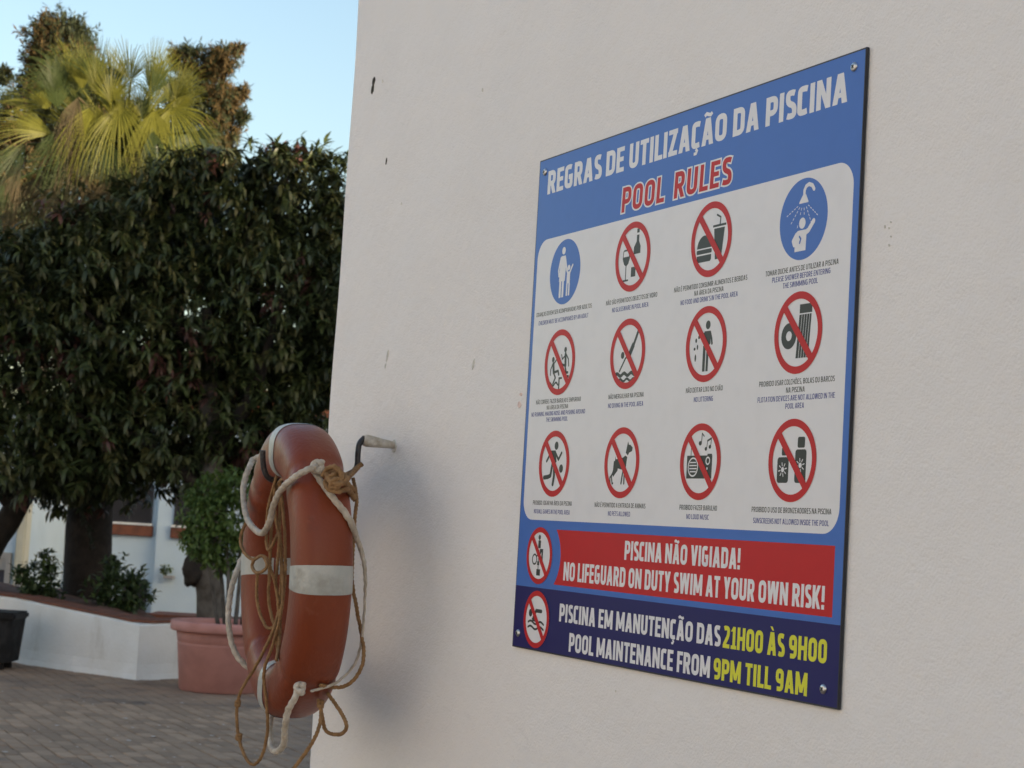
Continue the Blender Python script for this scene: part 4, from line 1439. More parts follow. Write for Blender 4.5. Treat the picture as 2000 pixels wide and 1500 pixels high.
# sun-bleached, scratched plastic
t_ = n_.nodes.new('ShaderNodeTexNoise')
t_.inputs['Scale'].default_value = 26
t_.inputs['Detail'].default_value = 8
t_.inputs['Roughness'].default_value = .7
tc_ = n_.nodes.new('ShaderNodeTexCoord')
n_.links.new(tc_.outputs['Object'], t_.inputs['Vector'])
cr_ = n_.nodes.new('ShaderNodeValToRGB')
cr_.color_ramp.elements[0].position = .60
cr_.color_ramp.elements[1].position = .80
n_.links.new(t_.outputs['Fac'], cr_.inputs[0])
mx_ = n_.nodes.new('ShaderNodeMixRGB')
n_.links.new(b_.inputs['Base Color'].links[0].from_socket, mx_.inputs[1])
mx_.inputs[2].default_value = (.24, .085, .055, 1)
n_.links.new(cr_.outputs[0], mx_.inputs[0])
n_.links.new(mx_.outputs[0], b_.inputs['Base Color'])
rr_ = n_.nodes.new('ShaderNodeMapRange')
rr_.inputs['To Min'].default_value = .28
rr_.inputs['To Max'].default_value = .5
n_.links.new(t_.outputs['Fac'], rr_.inputs[0])
n_.links.new(rr_.outputs[0], b_.inputs['Roughness'])
M_tape = mat('reflective_tape', (.47, .48, .46), .42, (.36, .38, .37), 14, bump=.3, bscale=60)
M_rope = mat('white_braided_rope', (.62, .57, .50), .9, (.46, .40, .33), 45, bump=.5, bscale=260)
M_tan = mat('tan_twisted_cord', (.33, .19, .085), .9, (.22, .12, .05), 60, bump=.5, bscale=300)
M_iron = mat('black_sleeved_iron', (.018, .018, .024), .35, (.035, .028, .026), 60, bump=.4, bscale=90)
M_paintrod = mat('white_painted_sleeve', (.60, .57, .52), .75, (.40, .36, .30), 60, bump=.6, bscale=80)
stain(M_ring, (.10, .045, .03), 9, .60, .85)
stain(M_tape, (.26, .25, .22), 12, .55, .8)
stain(M_rope, (.34, .29, .22), 14, .5, .75)
RC = Vector((-.66, -.208, 1.484))
YAW, TILT, RR, RA, RB, RN = -.108, .029, .25, .0595, .0587, 2.8


def rpt(T, Ph, g=0.0):
    """point on the ring: T around the ring, Ph around its section, g outward"""
    c, s = math.cos(Ph), math.sin(Ph)
    se = lambda q: math.copysign(abs(q)**(2/RN), q)
    rad = RR+(RB+g)*se(c)
    ly = (RA+g)*se(s)
    lx, lz = rad*math.cos(T), rad*math.sin(T)
    y2, z2 = ly*math.cos(TILT)-lz*math.sin(TILT), ly*math.sin(TILT)+lz*math.cos(TILT)
    return (RC.x+lx*math.cos(YAW)-y2*math.sin(YAW), RC.y+lx*math.sin(YAW)+y2*math.cos(YAW), RC.z+z2)


def ring_piece(name, T0, T1, nT, g, m, closed=False, waist=None, nP=64):
    V, F = [], []
    for i in range(nT+(0 if closed else 1)):
        T = T0+(T1-T0)*i/nT
        gg = g
        if waist:                                   # shallow grooves where the grab line sits
            for t0 in waist:
                dd = abs((T-t0+math.pi) % (2*math.pi)-math.pi)*RR
                gg -= .0028*math.exp(-(dd/.012)**2)
        for k in range(nP):
            V.append(rpt(T, 2*math.pi*k/nP, gg))
    n = nT
    for i in range(n):
        i2 = (i+1) % nT if closed else i+1
        for k in range(nP):
            F.append((i*nP+k, i*nP+(k+1) % nP, i2*nP+(k+1) % nP, i2*nP+k))
    return pydata(name, V, F)


ring = thing('lifebuoy', 'faded orange lifebuoy with pale bands and tangled ropes hung on the wall hook', 'lifebuoy', tuple(RC-Vector((0, 0, .31))))
Q = [math.radians(a) for a in (48, 134, 228, 312)]
link('ring_body', ring_piece('ring_body', 0, 2*math.pi, 240, 0, M_ring, True, Q), M_ring, ring, smooth=True)
for k, a in enumerate((-1.5, 88, 180, 268)):
    h_ = math.radians(5.4)
    a = math.radians(a)
    link('reflective_band', ring_piece('reflective_band', a-h_, a+h_, 10, .0011, M_tape), M_tape, ring, smooth=True)
# moulded seam round the section middle
V, F = [], []
for i in range(240):
    T = 2*math.pi*i/240
    for ph, gg in ((-.07, .0003), (0, .0013), (.07, .0003)):
        V.append(rpt(T, math.pi+ph, gg))
for i in range(240):
    for k in range(2):
        F.append((i*3+k, i*3+k+1, ((i+1) % 240)*3+k+1, ((i+1) % 240)*3+k))
link('seam', pydata('seam', V, F), M_ring, ring, smooth=True)

ROPES = {
    'g1': [(-1.011,-0.200,1.726),(-0.999,-0.206,1.720),(-0.986,-0.212,1.715),(-0.974,-0.219,1.710),(-0.963,-0.224,1.704),(-0.953,-0.230,1.697),(-0.946,-0.234,1.690),(-0.940,-0.239,1.683),(-0.935,-0.242,1.674),(-0.928,-0.246,1.665),(-0.918,-0.250,1.655),(-0.904,-0.254,1.645),(-0.887,-0.258,1.633),(-0.868,-0.262,1.621),(-0.848,-0.266,1.610),(-0.828,-0.270,1.600),(-0.807,-0.273,1.592),(-0.787,-0.277,1.585),(-0.766,-0.280,1.579),(-0.746,-0.282,1.574),(-0.726,-0.285,1.570),(-0.707,-0.286,1.566),(-0.689,-0.287,1.562),(-0.671,-0.288,1.559),(-0.654,-0.289,1.558),(-0.637,-0.290,1.558),(-0.621,-0.292,1.560),(-0.605,-0.294,1.564),(-0.590,-0.296,1.570),(-0.577,-0.298,1.575),(-0.565,-0.300,1.581),(-0.556,-0.301,1.587),(-0.549,-0.302,1.593),(-0.544,-0.303,1.600),(-0.538,-0.304,1.606),(-0.532,-0.305,1.613),(-0.525,-0.305,1.620),(-0.517,-0.305,1.627),(-0.509,-0.305,1.634),(-0.500,-0.305,1.641),(-0.489,-0.305,1.647),(-0.477,-0.304,1.653),(-0.464,-0.304,1.659),(-0.450,-0.303,1.664),(-0.437,-0.301,1.669),(-0.426,-0.300,1.673),(-0.417,-0.298,1.677),(-0.409,-0.295,1.681),(-0.403,-0.292,1.684),(-0.398,-0.289,1.686),(-0.396,-0.285,1.689),(-0.395,-0.280,1.691),(-0.397,-0.276,1.692),(-0.400,-0.270,1.694),(-0.403,-0.265,1.695),(-0.406,-0.260,1.697)],
    'g2': [(-0.430,-0.260,1.694),(-0.425,-0.258,1.688),(-0.419,-0.256,1.682),(-0.414,-0.253,1.676),(-0.409,-0.251,1.670),(-0.404,-0.247,1.664),(-0.399,-0.244,1.658),(-0.395,-0.240,1.651),(-0.390,-0.236,1.645),(-0.386,-0.231,1.638),(-0.382,-0.227,1.632),(-0.379,-0.222,1.626),(-0.376,-0.217,1.620),(-0.374,-0.211,1.614),(-0.373,-0.206,1.607),(-0.372,-0.202,1.601),(-0.371,-0.197,1.595),(-0.371,-0.193,1.588),(-0.374,-0.189,1.581),(-0.383,-0.182,1.574),(-0.396,-0.174,1.566),(-0.405,-0.167,1.558),(-0.408,-0.162,1.550),(-0.410,-0.157,1.542),(-0.411,-0.154,1.534),(-0.413,-0.150,1.527),(-0.414,-0.148,1.520),(-0.415,-0.145,1.514),(-0.416,-0.144,1.508),(-0.418,-0.142,1.502),(-0.420,-0.140,1.495),(-0.423,-0.138,1.488),(-0.426,-0.136,1.479),(-0.430,-0.133,1.470),(-0.434,-0.132,1.460),(-0.436,-0.130,1.448),(-0.437,-0.130,1.435),(-0.436,-0.129,1.421),(-0.436,-0.130,1.406),(-0.435,-0.130,1.391),(-0.436,-0.130,1.378),(-0.438,-0.130,1.365),(-0.441,-0.130,1.354),(-0.445,-0.129,1.343),(-0.448,-0.130,1.334),(-0.452,-0.130,1.325),(-0.455,-0.131,1.317),(-0.457,-0.133,1.311),(-0.460,-0.134,1.305),(-0.462,-0.137,1.300),(-0.463,-0.141,1.294),(-0.464,-0.145,1.288),(-0.464,-0.151,1.282),(-0.459,-0.160,1.277),(-0.450,-0.170,1.272),(-0.442,-0.179,1.269),(-0.439,-0.187,1.266),(-0.439,-0.194,1.263),(-0.439,-0.200,1.261),(-0.440,-0.206,1.259),(-0.440,-0.211,1.258),(-0.442,-0.215,1.256),(-0.443,-0.218,1.255),(-0.444,-0.222,1.254),(-0.443,-0.225,1.253),(-0.439,-0.230,1.253)],
    'g3': [(-0.424,-0.260,1.259),(-0.424,-0.262,1.255),(-0.423,-0.264,1.251),(-0.422,-0.266,1.247),(-0.422,-0.268,1.243),(-0.423,-0.270,1.239),(-0.425,-0.271,1.234),(-0.429,-0.273,1.229),(-0.433,-0.274,1.223),(-0.438,-0.275,1.218),(-0.442,-0.275,1.211),(-0.447,-0.275,1.204),(-0.452,-0.274,1.197),(-0.457,-0.273,1.189),(-0.463,-0.271,1.181),(-0.468,-0.270,1.173),(-0.473,-0.268,1.166),(-0.478,-0.266,1.159),(-0.483,-0.264,1.152),(-0.490,-0.262,1.145),(-0.498,-0.260,1.139),(-0.510,-0.258,1.134),(-0.523,-0.256,1.128),(-0.538,-0.254,1.124),(-0.553,-0.252,1.120),(-0.567,-0.250,1.117),(-0.582,-0.248,1.115),(-0.596,-0.246,1.115),(-0.610,-0.244,1.115),(-0.623,-0.242,1.116),(-0.634,-0.240,1.118),(-0.644,-0.238,1.122),(-0.653,-0.237,1.126),(-0.662,-0.235,1.131),(-0.671,-0.233,1.136),(-0.683,-0.229,1.141),(-0.698,-0.225,1.146),(-0.714,-0.219,1.150),(-0.732,-0.212,1.154),(-0.748,-0.206,1.158),(-0.761,-0.201,1.162),(-0.771,-0.196,1.166),(-0.778,-0.191,1.170),(-0.784,-0.188,1.174),(-0.789,-0.184,1.178),(-0.793,-0.180,1.183)],
    'g4': [(-1.066,-0.190,1.505),(-1.055,-0.196,1.498),(-1.043,-0.202,1.491),(-1.032,-0.209,1.485),(-1.022,-0.214,1.478),(-1.013,-0.220,1.470),(-1.006,-0.225,1.462),(-1.001,-0.229,1.453),(-0.996,-0.233,1.444),(-0.992,-0.237,1.434),(-0.987,-0.240,1.424),(-0.983,-0.243,1.413),(-0.978,-0.245,1.402),(-0.974,-0.247,1.391),(-0.969,-0.249,1.379),(-0.964,-0.250,1.368),(-0.959,-0.251,1.357),(-0.954,-0.251,1.347),(-0.948,-0.251,1.337),(-0.942,-0.251,1.328),(-0.937,-0.250,1.319),(-0.932,-0.249,1.310),(-0.927,-0.247,1.302),(-0.922,-0.245,1.295),(-0.918,-0.243,1.288),(-0.915,-0.240,1.282),(-0.912,-0.236,1.276),(-0.910,-0.233,1.272),(-0.908,-0.228,1.268),(-0.907,-0.224,1.264),(-0.905,-0.220,1.260)],
    't1': [(-0.509,-0.200,1.677),(-0.509,-0.208,1.675),(-0.509,-0.217,1.673),(-0.510,-0.225,1.672),(-0.514,-0.233,1.670),(-0.523,-0.239,1.670),(-0.531,-0.248,1.671),(-0.523,-0.263,1.673),(-0.512,-0.279,1.673),(-0.537,-0.281,1.673),(-0.593,-0.271,1.670),(-0.635,-0.263,1.662),(-0.652,-0.262,1.651),(-0.659,-0.261,1.636),(-0.665,-0.261,1.620),(-0.670,-0.260,1.602),(-0.676,-0.258,1.582),(-0.682,-0.256,1.560),(-0.687,-0.254,1.538),(-0.691,-0.252,1.516),(-0.693,-0.250,1.495),(-0.694,-0.250,1.476),(-0.693,-0.249,1.457),(-0.691,-0.250,1.440),(-0.687,-0.250,1.424),(-0.681,-0.250,1.410),(-0.671,-0.250,1.398),(-0.660,-0.250,1.387),(-0.648,-0.251,1.378),(-0.637,-0.250,1.369),(-0.629,-0.250,1.358),(-0.625,-0.248,1.347),(-0.624,-0.247,1.335),(-0.624,-0.244,1.322),(-0.626,-0.242,1.309),(-0.627,-0.240,1.296)],
    't2': [(-0.647,-0.250,1.674),(-0.649,-0.250,1.658),(-0.651,-0.250,1.642),(-0.652,-0.251,1.626),(-0.653,-0.250,1.609),(-0.653,-0.249,1.592),(-0.653,-0.248,1.574),(-0.653,-0.246,1.555),(-0.651,-0.243,1.536),(-0.649,-0.241,1.516),(-0.645,-0.241,1.497),(-0.640,-0.241,1.477),(-0.634,-0.242,1.457),(-0.627,-0.245,1.438),(-0.620,-0.247,1.420),(-0.613,-0.250,1.404),(-0.607,-0.254,1.391),(-0.601,-0.258,1.380),(-0.596,-0.262,1.370),(-0.593,-0.266,1.361),(-0.593,-0.270,1.350),(-0.597,-0.273,1.338),(-0.603,-0.277,1.325),(-0.611,-0.280,1.311),(-0.622,-0.282,1.297),(-0.634,-0.285,1.284),(-0.647,-0.286,1.271),(-0.663,-0.288,1.259),(-0.680,-0.289,1.246),(-0.695,-0.289,1.235),(-0.707,-0.290,1.224),(-0.715,-0.290,1.214),(-0.721,-0.290,1.205),(-0.724,-0.290,1.196),(-0.726,-0.290,1.187),(-0.727,-0.290,1.178),(-0.727,-0.289,1.168),(-0.726,-0.288,1.157),(-0.724,-0.287,1.147),(-0.721,-0.286,1.136),(-0.716,-0.285,1.127),(-0.709,-0.284,1.118),(-0.701,-0.283,1.109),(-0.692,-0.282,1.102),(-0.683,-0.281,1.095),(-0.674,-0.280,1.090),(-0.667,-0.278,1.085),(-0.661,-0.276,1.082),(-0.654,-0.274,1.080),(-0.649,-0.272,1.079),(-0.644,-0.270,1.080),(-0.639,-0.268,1.083),(-0.634,-0.266,1.087),(-0.630,-0.263,1.093),(-0.626,-0.262,1.099),(-0.622,-0.260,1.108),(-0.618,-0.259,1.117),(-0.614,-0.259,1.127),(-0.611,-0.259,1.139),(-0.607,-0.259,1.150),(-0.604,-0.260,1.161),(-0.602,-0.262,1.172),(-0.600,-0.263,1.183),(-0.598,-0.266,1.193),(-0.596,-0.268,1.204),(-0.595,-0.270,1.215),(-0.595,-0.272,1.227),(-0.595,-0.275,1.240),(-0.596,-0.277,1.252),(-0.596,-0.279,1.265),(-0.594,-0.279,1.276),(-0.592,-0.279,1.288),(-0.588,-0.277,1.298),(-0.584,-0.275,1.308),(-0.580,-0.273,1.319),(-0.578,-0.270,1.332),(-0.576,-0.267,1.347),(-0.574,-0.264,1.363),(-0.574,-0.261,1.380),(-0.575,-0.258,1.397),(-0.579,-0.255,1.415),(-0.584,-0.253,1.433),(-0.592,-0.252,1.452),(-0.601,-0.251,1.470),(-0.610,-0.250,1.489),(-0.619,-0.250,1.508),(-0.627,-0.251,1.528),(-0.635,-0.253,1.547),(-0.642,-0.255,1.567),(-0.648,-0.258,1.585),(-0.651,-0.260,1.602),(-0.652,-0.262,1.617),(-0.651,-0.264,1.630),(-0.647,-0.266,1.643),(-0.644,-0.268,1.655),(-0.640,-0.270,1.667)],
    't4': [(-0.805,-0.270,1.583),(-0.811,-0.271,1.577),(-0.816,-0.272,1.571),(-0.821,-0.273,1.566),(-0.824,-0.274,1.560),(-0.827,-0.275,1.554),(-0.827,-0.276,1.549),(-0.826,-0.277,1.544),(-0.823,-0.278,1.539),(-0.818,-0.279,1.535),(-0.812,-0.280,1.530),(-0.803,-0.281,1.525),(-0.792,-0.282,1.521),(-0.780,-0.283,1.516),(-0.768,-0.284,1.512),(-0.755,-0.285,1.509),(-0.744,-0.285,1.506),(-0.732,-0.285,1.504),(-0.721,-0.285,1.502),(-0.710,-0.285,1.501),(-0.699,-0.285,1.501),(-0.688,-0.285,1.502),(-0.678,-0.285,1.504),(-0.667,-0.285,1.507),(-0.658,-0.285,1.509),(-0.649,-0.285,1.510),(-0.642,-0.284,1.510),(-0.636,-0.283,1.510),(-0.631,-0.282,1.508),(-0.626,-0.281,1.507),(-0.622,-0.280,1.504),(-0.619,-0.279,1.502),(-0.617,-0.278,1.499),(-0.615,-0.278,1.495),(-0.614,-0.276,1.491),(-0.613,-0.275,1.486),(-0.612,-0.272,1.479),(-0.611,-0.269,1.472),(-0.610,-0.266,1.464),(-0.609,-0.263,1.454),(-0.609,-0.260,1.444),(-0.608,-0.258,1.433),(-0.607,-0.256,1.421),(-0.607,-0.254,1.408),(-0.606,-0.252,1.395),(-0.605,-0.250,1.382)],
    't5': [(-0.689,-0.285,1.504),(-0.694,-0.285,1.500),(-0.699,-0.285,1.497),(-0.703,-0.285,1.493),(-0.706,-0.285,1.490),(-0.705,-0.285,1.487),(-0.700,-0.286,1.484),(-0.692,-0.287,1.481),(-0.682,-0.288,1.478),(-0.671,-0.289,1.476),(-0.660,-0.290,1.475),(-0.649,-0.290,1.475),(-0.638,-0.290,1.476),(-0.627,-0.290,1.477),(-0.618,-0.290,1.479),(-0.611,-0.290,1.481),(-0.606,-0.289,1.483),(-0.603,-0.288,1.486),(-0.601,-0.287,1.488),(-0.602,-0.286,1.492),(-0.606,-0.285,1.495),(-0.611,-0.284,1.498),(-0.620,-0.283,1.501),(-0.629,-0.282,1.504),(-0.640,-0.281,1.507),(-0.650,-0.280,1.510)],
    't6': [(-0.665,-0.285,1.475),(-0.668,-0.284,1.464),(-0.671,-0.283,1.454),(-0.674,-0.282,1.444),(-0.675,-0.281,1.434),(-0.675,-0.280,1.424),(-0.673,-0.279,1.415),(-0.669,-0.278,1.406),(-0.664,-0.277,1.398),(-0.658,-0.276,1.390),(-0.651,-0.275,1.383),(-0.643,-0.274,1.377),(-0.634,-0.273,1.372),(-0.626,-0.273,1.367),(-0.618,-0.271,1.364),(-0.612,-0.270,1.363),(-0.608,-0.267,1.363),(-0.605,-0.264,1.365),(-0.604,-0.261,1.369),(-0.603,-0.258,1.374),(-0.603,-0.255,1.381),(-0.604,-0.253,1.389),(-0.605,-0.251,1.400),(-0.607,-0.249,1.411),(-0.609,-0.247,1.423),(-0.611,-0.245,1.435)],
    't7': [(-0.573,-0.120,1.682),(-0.561,-0.122,1.673),(-0.549,-0.124,1.665),(-0.538,-0.126,1.656),(-0.528,-0.128,1.647),(-0.519,-0.130,1.640),(-0.512,-0.132,1.632),(-0.508,-0.134,1.626),(-0.504,-0.136,1.619),(-0.500,-0.138,1.611),(-0.496,-0.140,1.601),(-0.491,-0.142,1.589),(-0.485,-0.144,1.574),(-0.479,-0.147,1.559),(-0.474,-0.148,1.544),(-0.469,-0.150,1.530),(-0.466,-0.151,1.516),(-0.464,-0.151,1.503),(-0.463,-0.151,1.491),(-0.462,-0.151,1.479),(-0.460,-0.150,1.468),(-0.458,-0.148,1.457),(-0.457,-0.147,1.447),(-0.455,-0.144,1.437),(-0.453,-0.142,1.427),(-0.451,-0.140,1.417),(-0.450,-0.138,1.406),(-0.448,-0.136,1.396),(-0.446,-0.133,1.386),(-0.444,-0.132,1.376),(-0.441,-0.130,1.367),(-0.438,-0.130,1.358),(-0.433,-0.129,1.350),(-0.428,-0.129,1.342),(-0.424,-0.130,1.335),(-0.422,-0.130,1.327),(-0.421,-0.131,1.320),(-0.421,-0.131,1.313),(-0.423,-0.132,1.306),(-0.425,-0.134,1.300),(-0.427,-0.135,1.294),(-0.429,-0.138,1.288),(-0.432,-0.140,1.282),(-0.435,-0.143,1.277),(-0.438,-0.147,1.272),(-0.441,-0.150,1.268),(-0.446,-0.154,1.265),(-0.451,-0.157,1.262),(-0.456,-0.161,1.260),(-0.459,-0.166,1.259),(-0.459,-0.172,1.259),(-0.454,-0.181,1.259),(-0.447,-0.190,1.261),(-0.442,-0.198,1.262),(-0.438,-0.206,1.264),(-0.436,-0.214,1.265)],
    't8': [(-0.463,-0.186,1.246),(-0.469,-0.180,1.241),(-0.470,-0.176,1.236),(-0.467,-0.173,1.233),(-0.461,-0.172,1.229),(-0.455,-0.170,1.225),(-0.446,-0.170,1.221),(-0.435,-0.169,1.217),(-0.424,-0.170,1.213),(-0.414,-0.170,1.209),(-0.406,-0.170,1.205),(-0.399,-0.170,1.201),(-0.394,-0.170,1.198),(-0.391,-0.170,1.195),(-0.389,-0.170,1.192),(-0.388,-0.170,1.189),(-0.390,-0.170,1.185),(-0.393,-0.170,1.182),(-0.398,-0.170,1.179),(-0.404,-0.170,1.176),(-0.411,-0.170,1.173),(-0.419,-0.170,1.171),(-0.428,-0.170,1.169),(-0.438,-0.169,1.168),(-0.447,-0.170,1.167),(-0.455,-0.170,1.166),(-0.462,-0.172,1.166),(-0.467,-0.173,1.166),(-0.472,-0.176,1.167),(-0.475,-0.178,1.169),(-0.477,-0.180,1.171),(-0.478,-0.182,1.174),(-0.477,-0.184,1.178),(-0.476,-0.186,1.183),(-0.474,-0.188,1.188),(-0.472,-0.190,1.194),(-0.470,-0.192,1.199),(-0.468,-0.194,1.204),(-0.465,-0.197,1.210),(-0.463,-0.198,1.215),(-0.463,-0.200,1.220),(-0.464,-0.200,1.223),(-0.467,-0.201,1.226),(-0.470,-0.201,1.229),(-0.472,-0.201,1.231),(-0.473,-0.201,1.234)],
    't9': [(-0.463,-0.200,1.225),(-0.462,-0.200,1.220),(-0.460,-0.200,1.215),(-0.459,-0.199,1.211),(-0.457,-0.200,1.206),(-0.455,-0.200,1.200),(-0.452,-0.202,1.195),(-0.449,-0.203,1.189),(-0.446,-0.206,1.183),(-0.444,-0.208,1.178),(-0.444,-0.210,1.171),(-0.445,-0.212,1.165),(-0.447,-0.214,1.159),(-0.450,-0.216,1.152),(-0.453,-0.218,1.146),(-0.457,-0.220,1.140),(-0.460,-0.222,1.135),(-0.463,-0.224,1.130),(-0.467,-0.225,1.125),(-0.470,-0.228,1.120),(-0.472,-0.230,1.115),(-0.474,-0.234,1.109),(-0.476,-0.237,1.103),(-0.477,-0.242,1.097),(-0.479,-0.246,1.090),(-0.480,-0.250,1.084)],
    't3': [(-0.630,-0.262,1.667),(-0.630,-0.259,1.655),(-0.630,-0.257,1.643),(-0.630,-0.254,1.630),(-0.630,-0.252,1.617),(-0.629,-0.250,1.604),(-0.627,-0.249,1.589),(-0.624,-0.247,1.575),(-0.621,-0.246,1.560),(-0.618,-0.246,1.545),(-0.615,-0.245,1.530),(-0.612,-0.245,1.515),(-0.610,-0.244,1.500),(-0.607,-0.244,1.485),(-0.605,-0.245,1.470),(-0.603,-0.245,1.456),(-0.603,-0.246,1.443),(-0.603,-0.246,1.430),(-0.603,-0.247,1.417),(-0.602,-0.249,1.405),(-0.600,-0.250,1.393),(-0.595,-0.252,1.382),(-0.588,-0.254,1.371),(-0.581,-0.256,1.361),(-0.574,-0.258,1.352),(-0.567,-0.260,1.343),(-0.562,-0.262,1.334),(-0.556,-0.265,1.326),(-0.542,-0.270,1.319),(-0.525,-0.277,1.312),(-0.512,-0.282,1.306)],
    't10': [(-0.629,-0.270,1.678),(-0.637,-0.270,1.665),(-0.646,-0.270,1.652),(-0.655,-0.270,1.639),(-0.662,-0.270,1.626),(-0.669,-0.270,1.613),(-0.674,-0.269,1.599),(-0.679,-0.268,1.585),(-0.682,-0.267,1.572),(-0.684,-0.266,1.560),(-0.683,-0.265,1.549),(-0.679,-0.266,1.540),(-0.672,-0.267,1.534),(-0.664,-0.268,1.528),(-0.657,-0.269,1.525),(-0.650,-0.270,1.523),(-0.646,-0.269,1.524),(-0.642,-0.269,1.526),(-0.640,-0.267,1.530),(-0.637,-0.266,1.534),(-0.634,-0.265,1.539),(-0.630,-0.264,1.545),(-0.625,-0.263,1.551),(-0.621,-0.262,1.556),(-0.617,-0.261,1.559),(-0.614,-0.260,1.558),(-0.613,-0.260,1.553),(-0.612,-0.260,1.544),(-0.612,-0.260,1.533),(-0.612,-0.260,1.520),(-0.613,-0.260,1.508),(-0.614,-0.260,1.497),(-0.615,-0.260,1.486),(-0.616,-0.260,1.475),(-0.617,-0.260,1.465),(-0.617,-0.260,1.455),(-0.615,-0.259,1.446),(-0.612,-0.258,1.438),(-0.608,-0.257,1.430),(-0.604,-0.256,1.422),(-0.600,-0.255,1.414)],
    'w1': [(-0.617,-0.085,1.717),(-0.618,-0.088,1.714),(-0.619,-0.091,1.711),(-0.621,-0.094,1.708),(-0.622,-0.097,1.705),(-0.625,-0.100,1.702),(-0.629,-0.101,1.699),(-0.635,-0.103,1.696),(-0.638,-0.105,1.694),(-0.636,-0.110,1.692),(-0.623,-0.118,1.690),(-0.592,-0.133,1.689),(-0.535,-0.157,1.688),(-0.471,-0.184,1.686),(-0.433,-0.201,1.686),(-0.423,-0.208,1.687),(-0.420,-0.212,1.688),(-0.412,-0.218,1.690),(-0.404,-0.224,1.691),(-0.397,-0.230,1.692),(-0.392,-0.235,1.692),(-0.387,-0.239,1.691),(-0.384,-0.243,1.690),(-0.382,-0.246,1.688),(-0.380,-0.248,1.686),(-0.377,-0.250,1.684),(-0.373,-0.251,1.681),(-0.369,-0.251,1.678),(-0.364,-0.251,1.675),(-0.359,-0.251,1.672),(-0.354,-0.250,1.669),(-0.349,-0.249,1.667),(-0.344,-0.247,1.666),(-0.339,-0.245,1.665),(-0.335,-0.243,1.664),(-0.332,-0.240,1.664),(-0.332,-0.236,1.665),(-0.333,-0.232,1.666),(-0.335,-0.227,1.668),(-0.338,-0.224,1.671),(-0.342,-0.221,1.673),(-0.347,-0.219,1.676),(-0.354,-0.218,1.679),(-0.361,-0.218,1.682),(-0.367,-0.219,1.684),(-0.370,-0.221,1.685),(-0.370,-0.225,1.686),(-0.367,-0.230,1.685),(-0.362,-0.235,1.684),(-0.359,-0.240,1.683),(-0.358,-0.244,1.681),(-0.360,-0.247,1.679),(-0.365,-0.248,1.677),(-0.371,-0.249,1.674),(-0.377,-0.250,1.672),(-0.379,-0.250,1.669),(-0.378,-0.251,1.666),(-0.375,-0.251,1.663),(-0.370,-0.251,1.659),(-0.365,-0.251,1.657),(-0.360,-0.250,1.654),(-0.356,-0.248,1.653),(-0.351,-0.245,1.651),(-0.347,-0.242,1.651),(-0.344,-0.239,1.650),(-0.343,-0.235,1.650),(-0.345,-0.231,1.651),(-0.348,-0.226,1.653),(-0.352,-0.221,1.654),(-0.358,-0.215,1.655),(-0.366,-0.210,1.656),(-0.375,-0.204,1.655),(-0.386,-0.198,1.654),(-0.398,-0.192,1.652),(-0.409,-0.186,1.650),(-0.419,-0.180,1.648),(-0.427,-0.176,1.646),(-0.434,-0.171,1.644),(-0.441,-0.168,1.642),(-0.447,-0.164,1.640),(-0.453,-0.160,1.638)],
    'w2': [(-0.387,-0.255,1.679),(-0.384,-0.254,1.682),(-0.382,-0.253,1.685),(-0.379,-0.252,1.689),(-0.377,-0.251,1.692),(-0.374,-0.250,1.694),(-0.370,-0.248,1.696),(-0.366,-0.246,1.697),(-0.362,-0.244,1.698),(-0.359,-0.242,1.698),(-0.355,-0.240,1.697),(-0.353,-0.238,1.695),(-0.350,-0.235,1.692),(-0.348,-0.233,1.688),(-0.346,-0.231,1.684),(-0.344,-0.231,1.680),(-0.342,-0.231,1.676),(-0.340,-0.233,1.671),(-0.338,-0.235,1.667),(-0.337,-0.238,1.663),(-0.337,-0.240,1.660),(-0.339,-0.242,1.658),(-0.343,-0.245,1.658),(-0.346,-0.247,1.657),(-0.350,-0.249,1.658),(-0.351,-0.250,1.659),(-0.350,-0.250,1.662),(-0.348,-0.250,1.665),(-0.344,-0.249,1.669),(-0.342,-0.247,1.672),(-0.341,-0.244,1.673),(-0.342,-0.241,1.674),(-0.344,-0.236,1.673),(-0.347,-0.231,1.671),(-0.352,-0.226,1.668),(-0.358,-0.220,1.666),(-0.365,-0.214,1.663),(-0.373,-0.208,1.661),(-0.382,-0.202,1.658),(-0.391,-0.196,1.655),(-0.400,-0.190,1.652),(-0.407,-0.185,1.649),(-0.414,-0.181,1.647),(-0.421,-0.177,1.644),(-0.427,-0.173,1.642),(-0.433,-0.170,1.641),(-0.438,-0.167,1.642),(-0.442,-0.165,1.643),(-0.445,-0.162,1.645),(-0.448,-0.161,1.647),(-0.449,-0.161,1.648),(-0.450,-0.161,1.650),(-0.450,-0.162,1.652),(-0.448,-0.164,1.654),(-0.445,-0.167,1.656),(-0.440,-0.171,1.658),(-0.430,-0.178,1.661),(-0.418,-0.186,1.663),(-0.406,-0.193,1.666),(-0.402,-0.198,1.669),(-0.409,-0.196,1.672),(-0.430,-0.187,1.677),(-0.464,-0.172,1.681),(-0.503,-0.154,1.687),(-0.540,-0.137,1.691),(-0.570,-0.122,1.696),(-0.590,-0.112,1.699),(-0.603,-0.105,1.702),(-0.612,-0.100,1.704),(-0.619,-0.095,1.707),(-0.626,-0.090,1.709)],
}


ROPES['g1'] = [(-.84,-.175,1.69),(-.875,-.17,1.715),(-.935,-.185,1.735)] + ROPES['g1'][1:]
ROPES['g4'] = [(-.95,-.17,1.56),(-.985,-.165,1.54)] + ROPES['g4'][2:] + [(-.885,-.20,1.248),(-.86,-.185,1.24)]


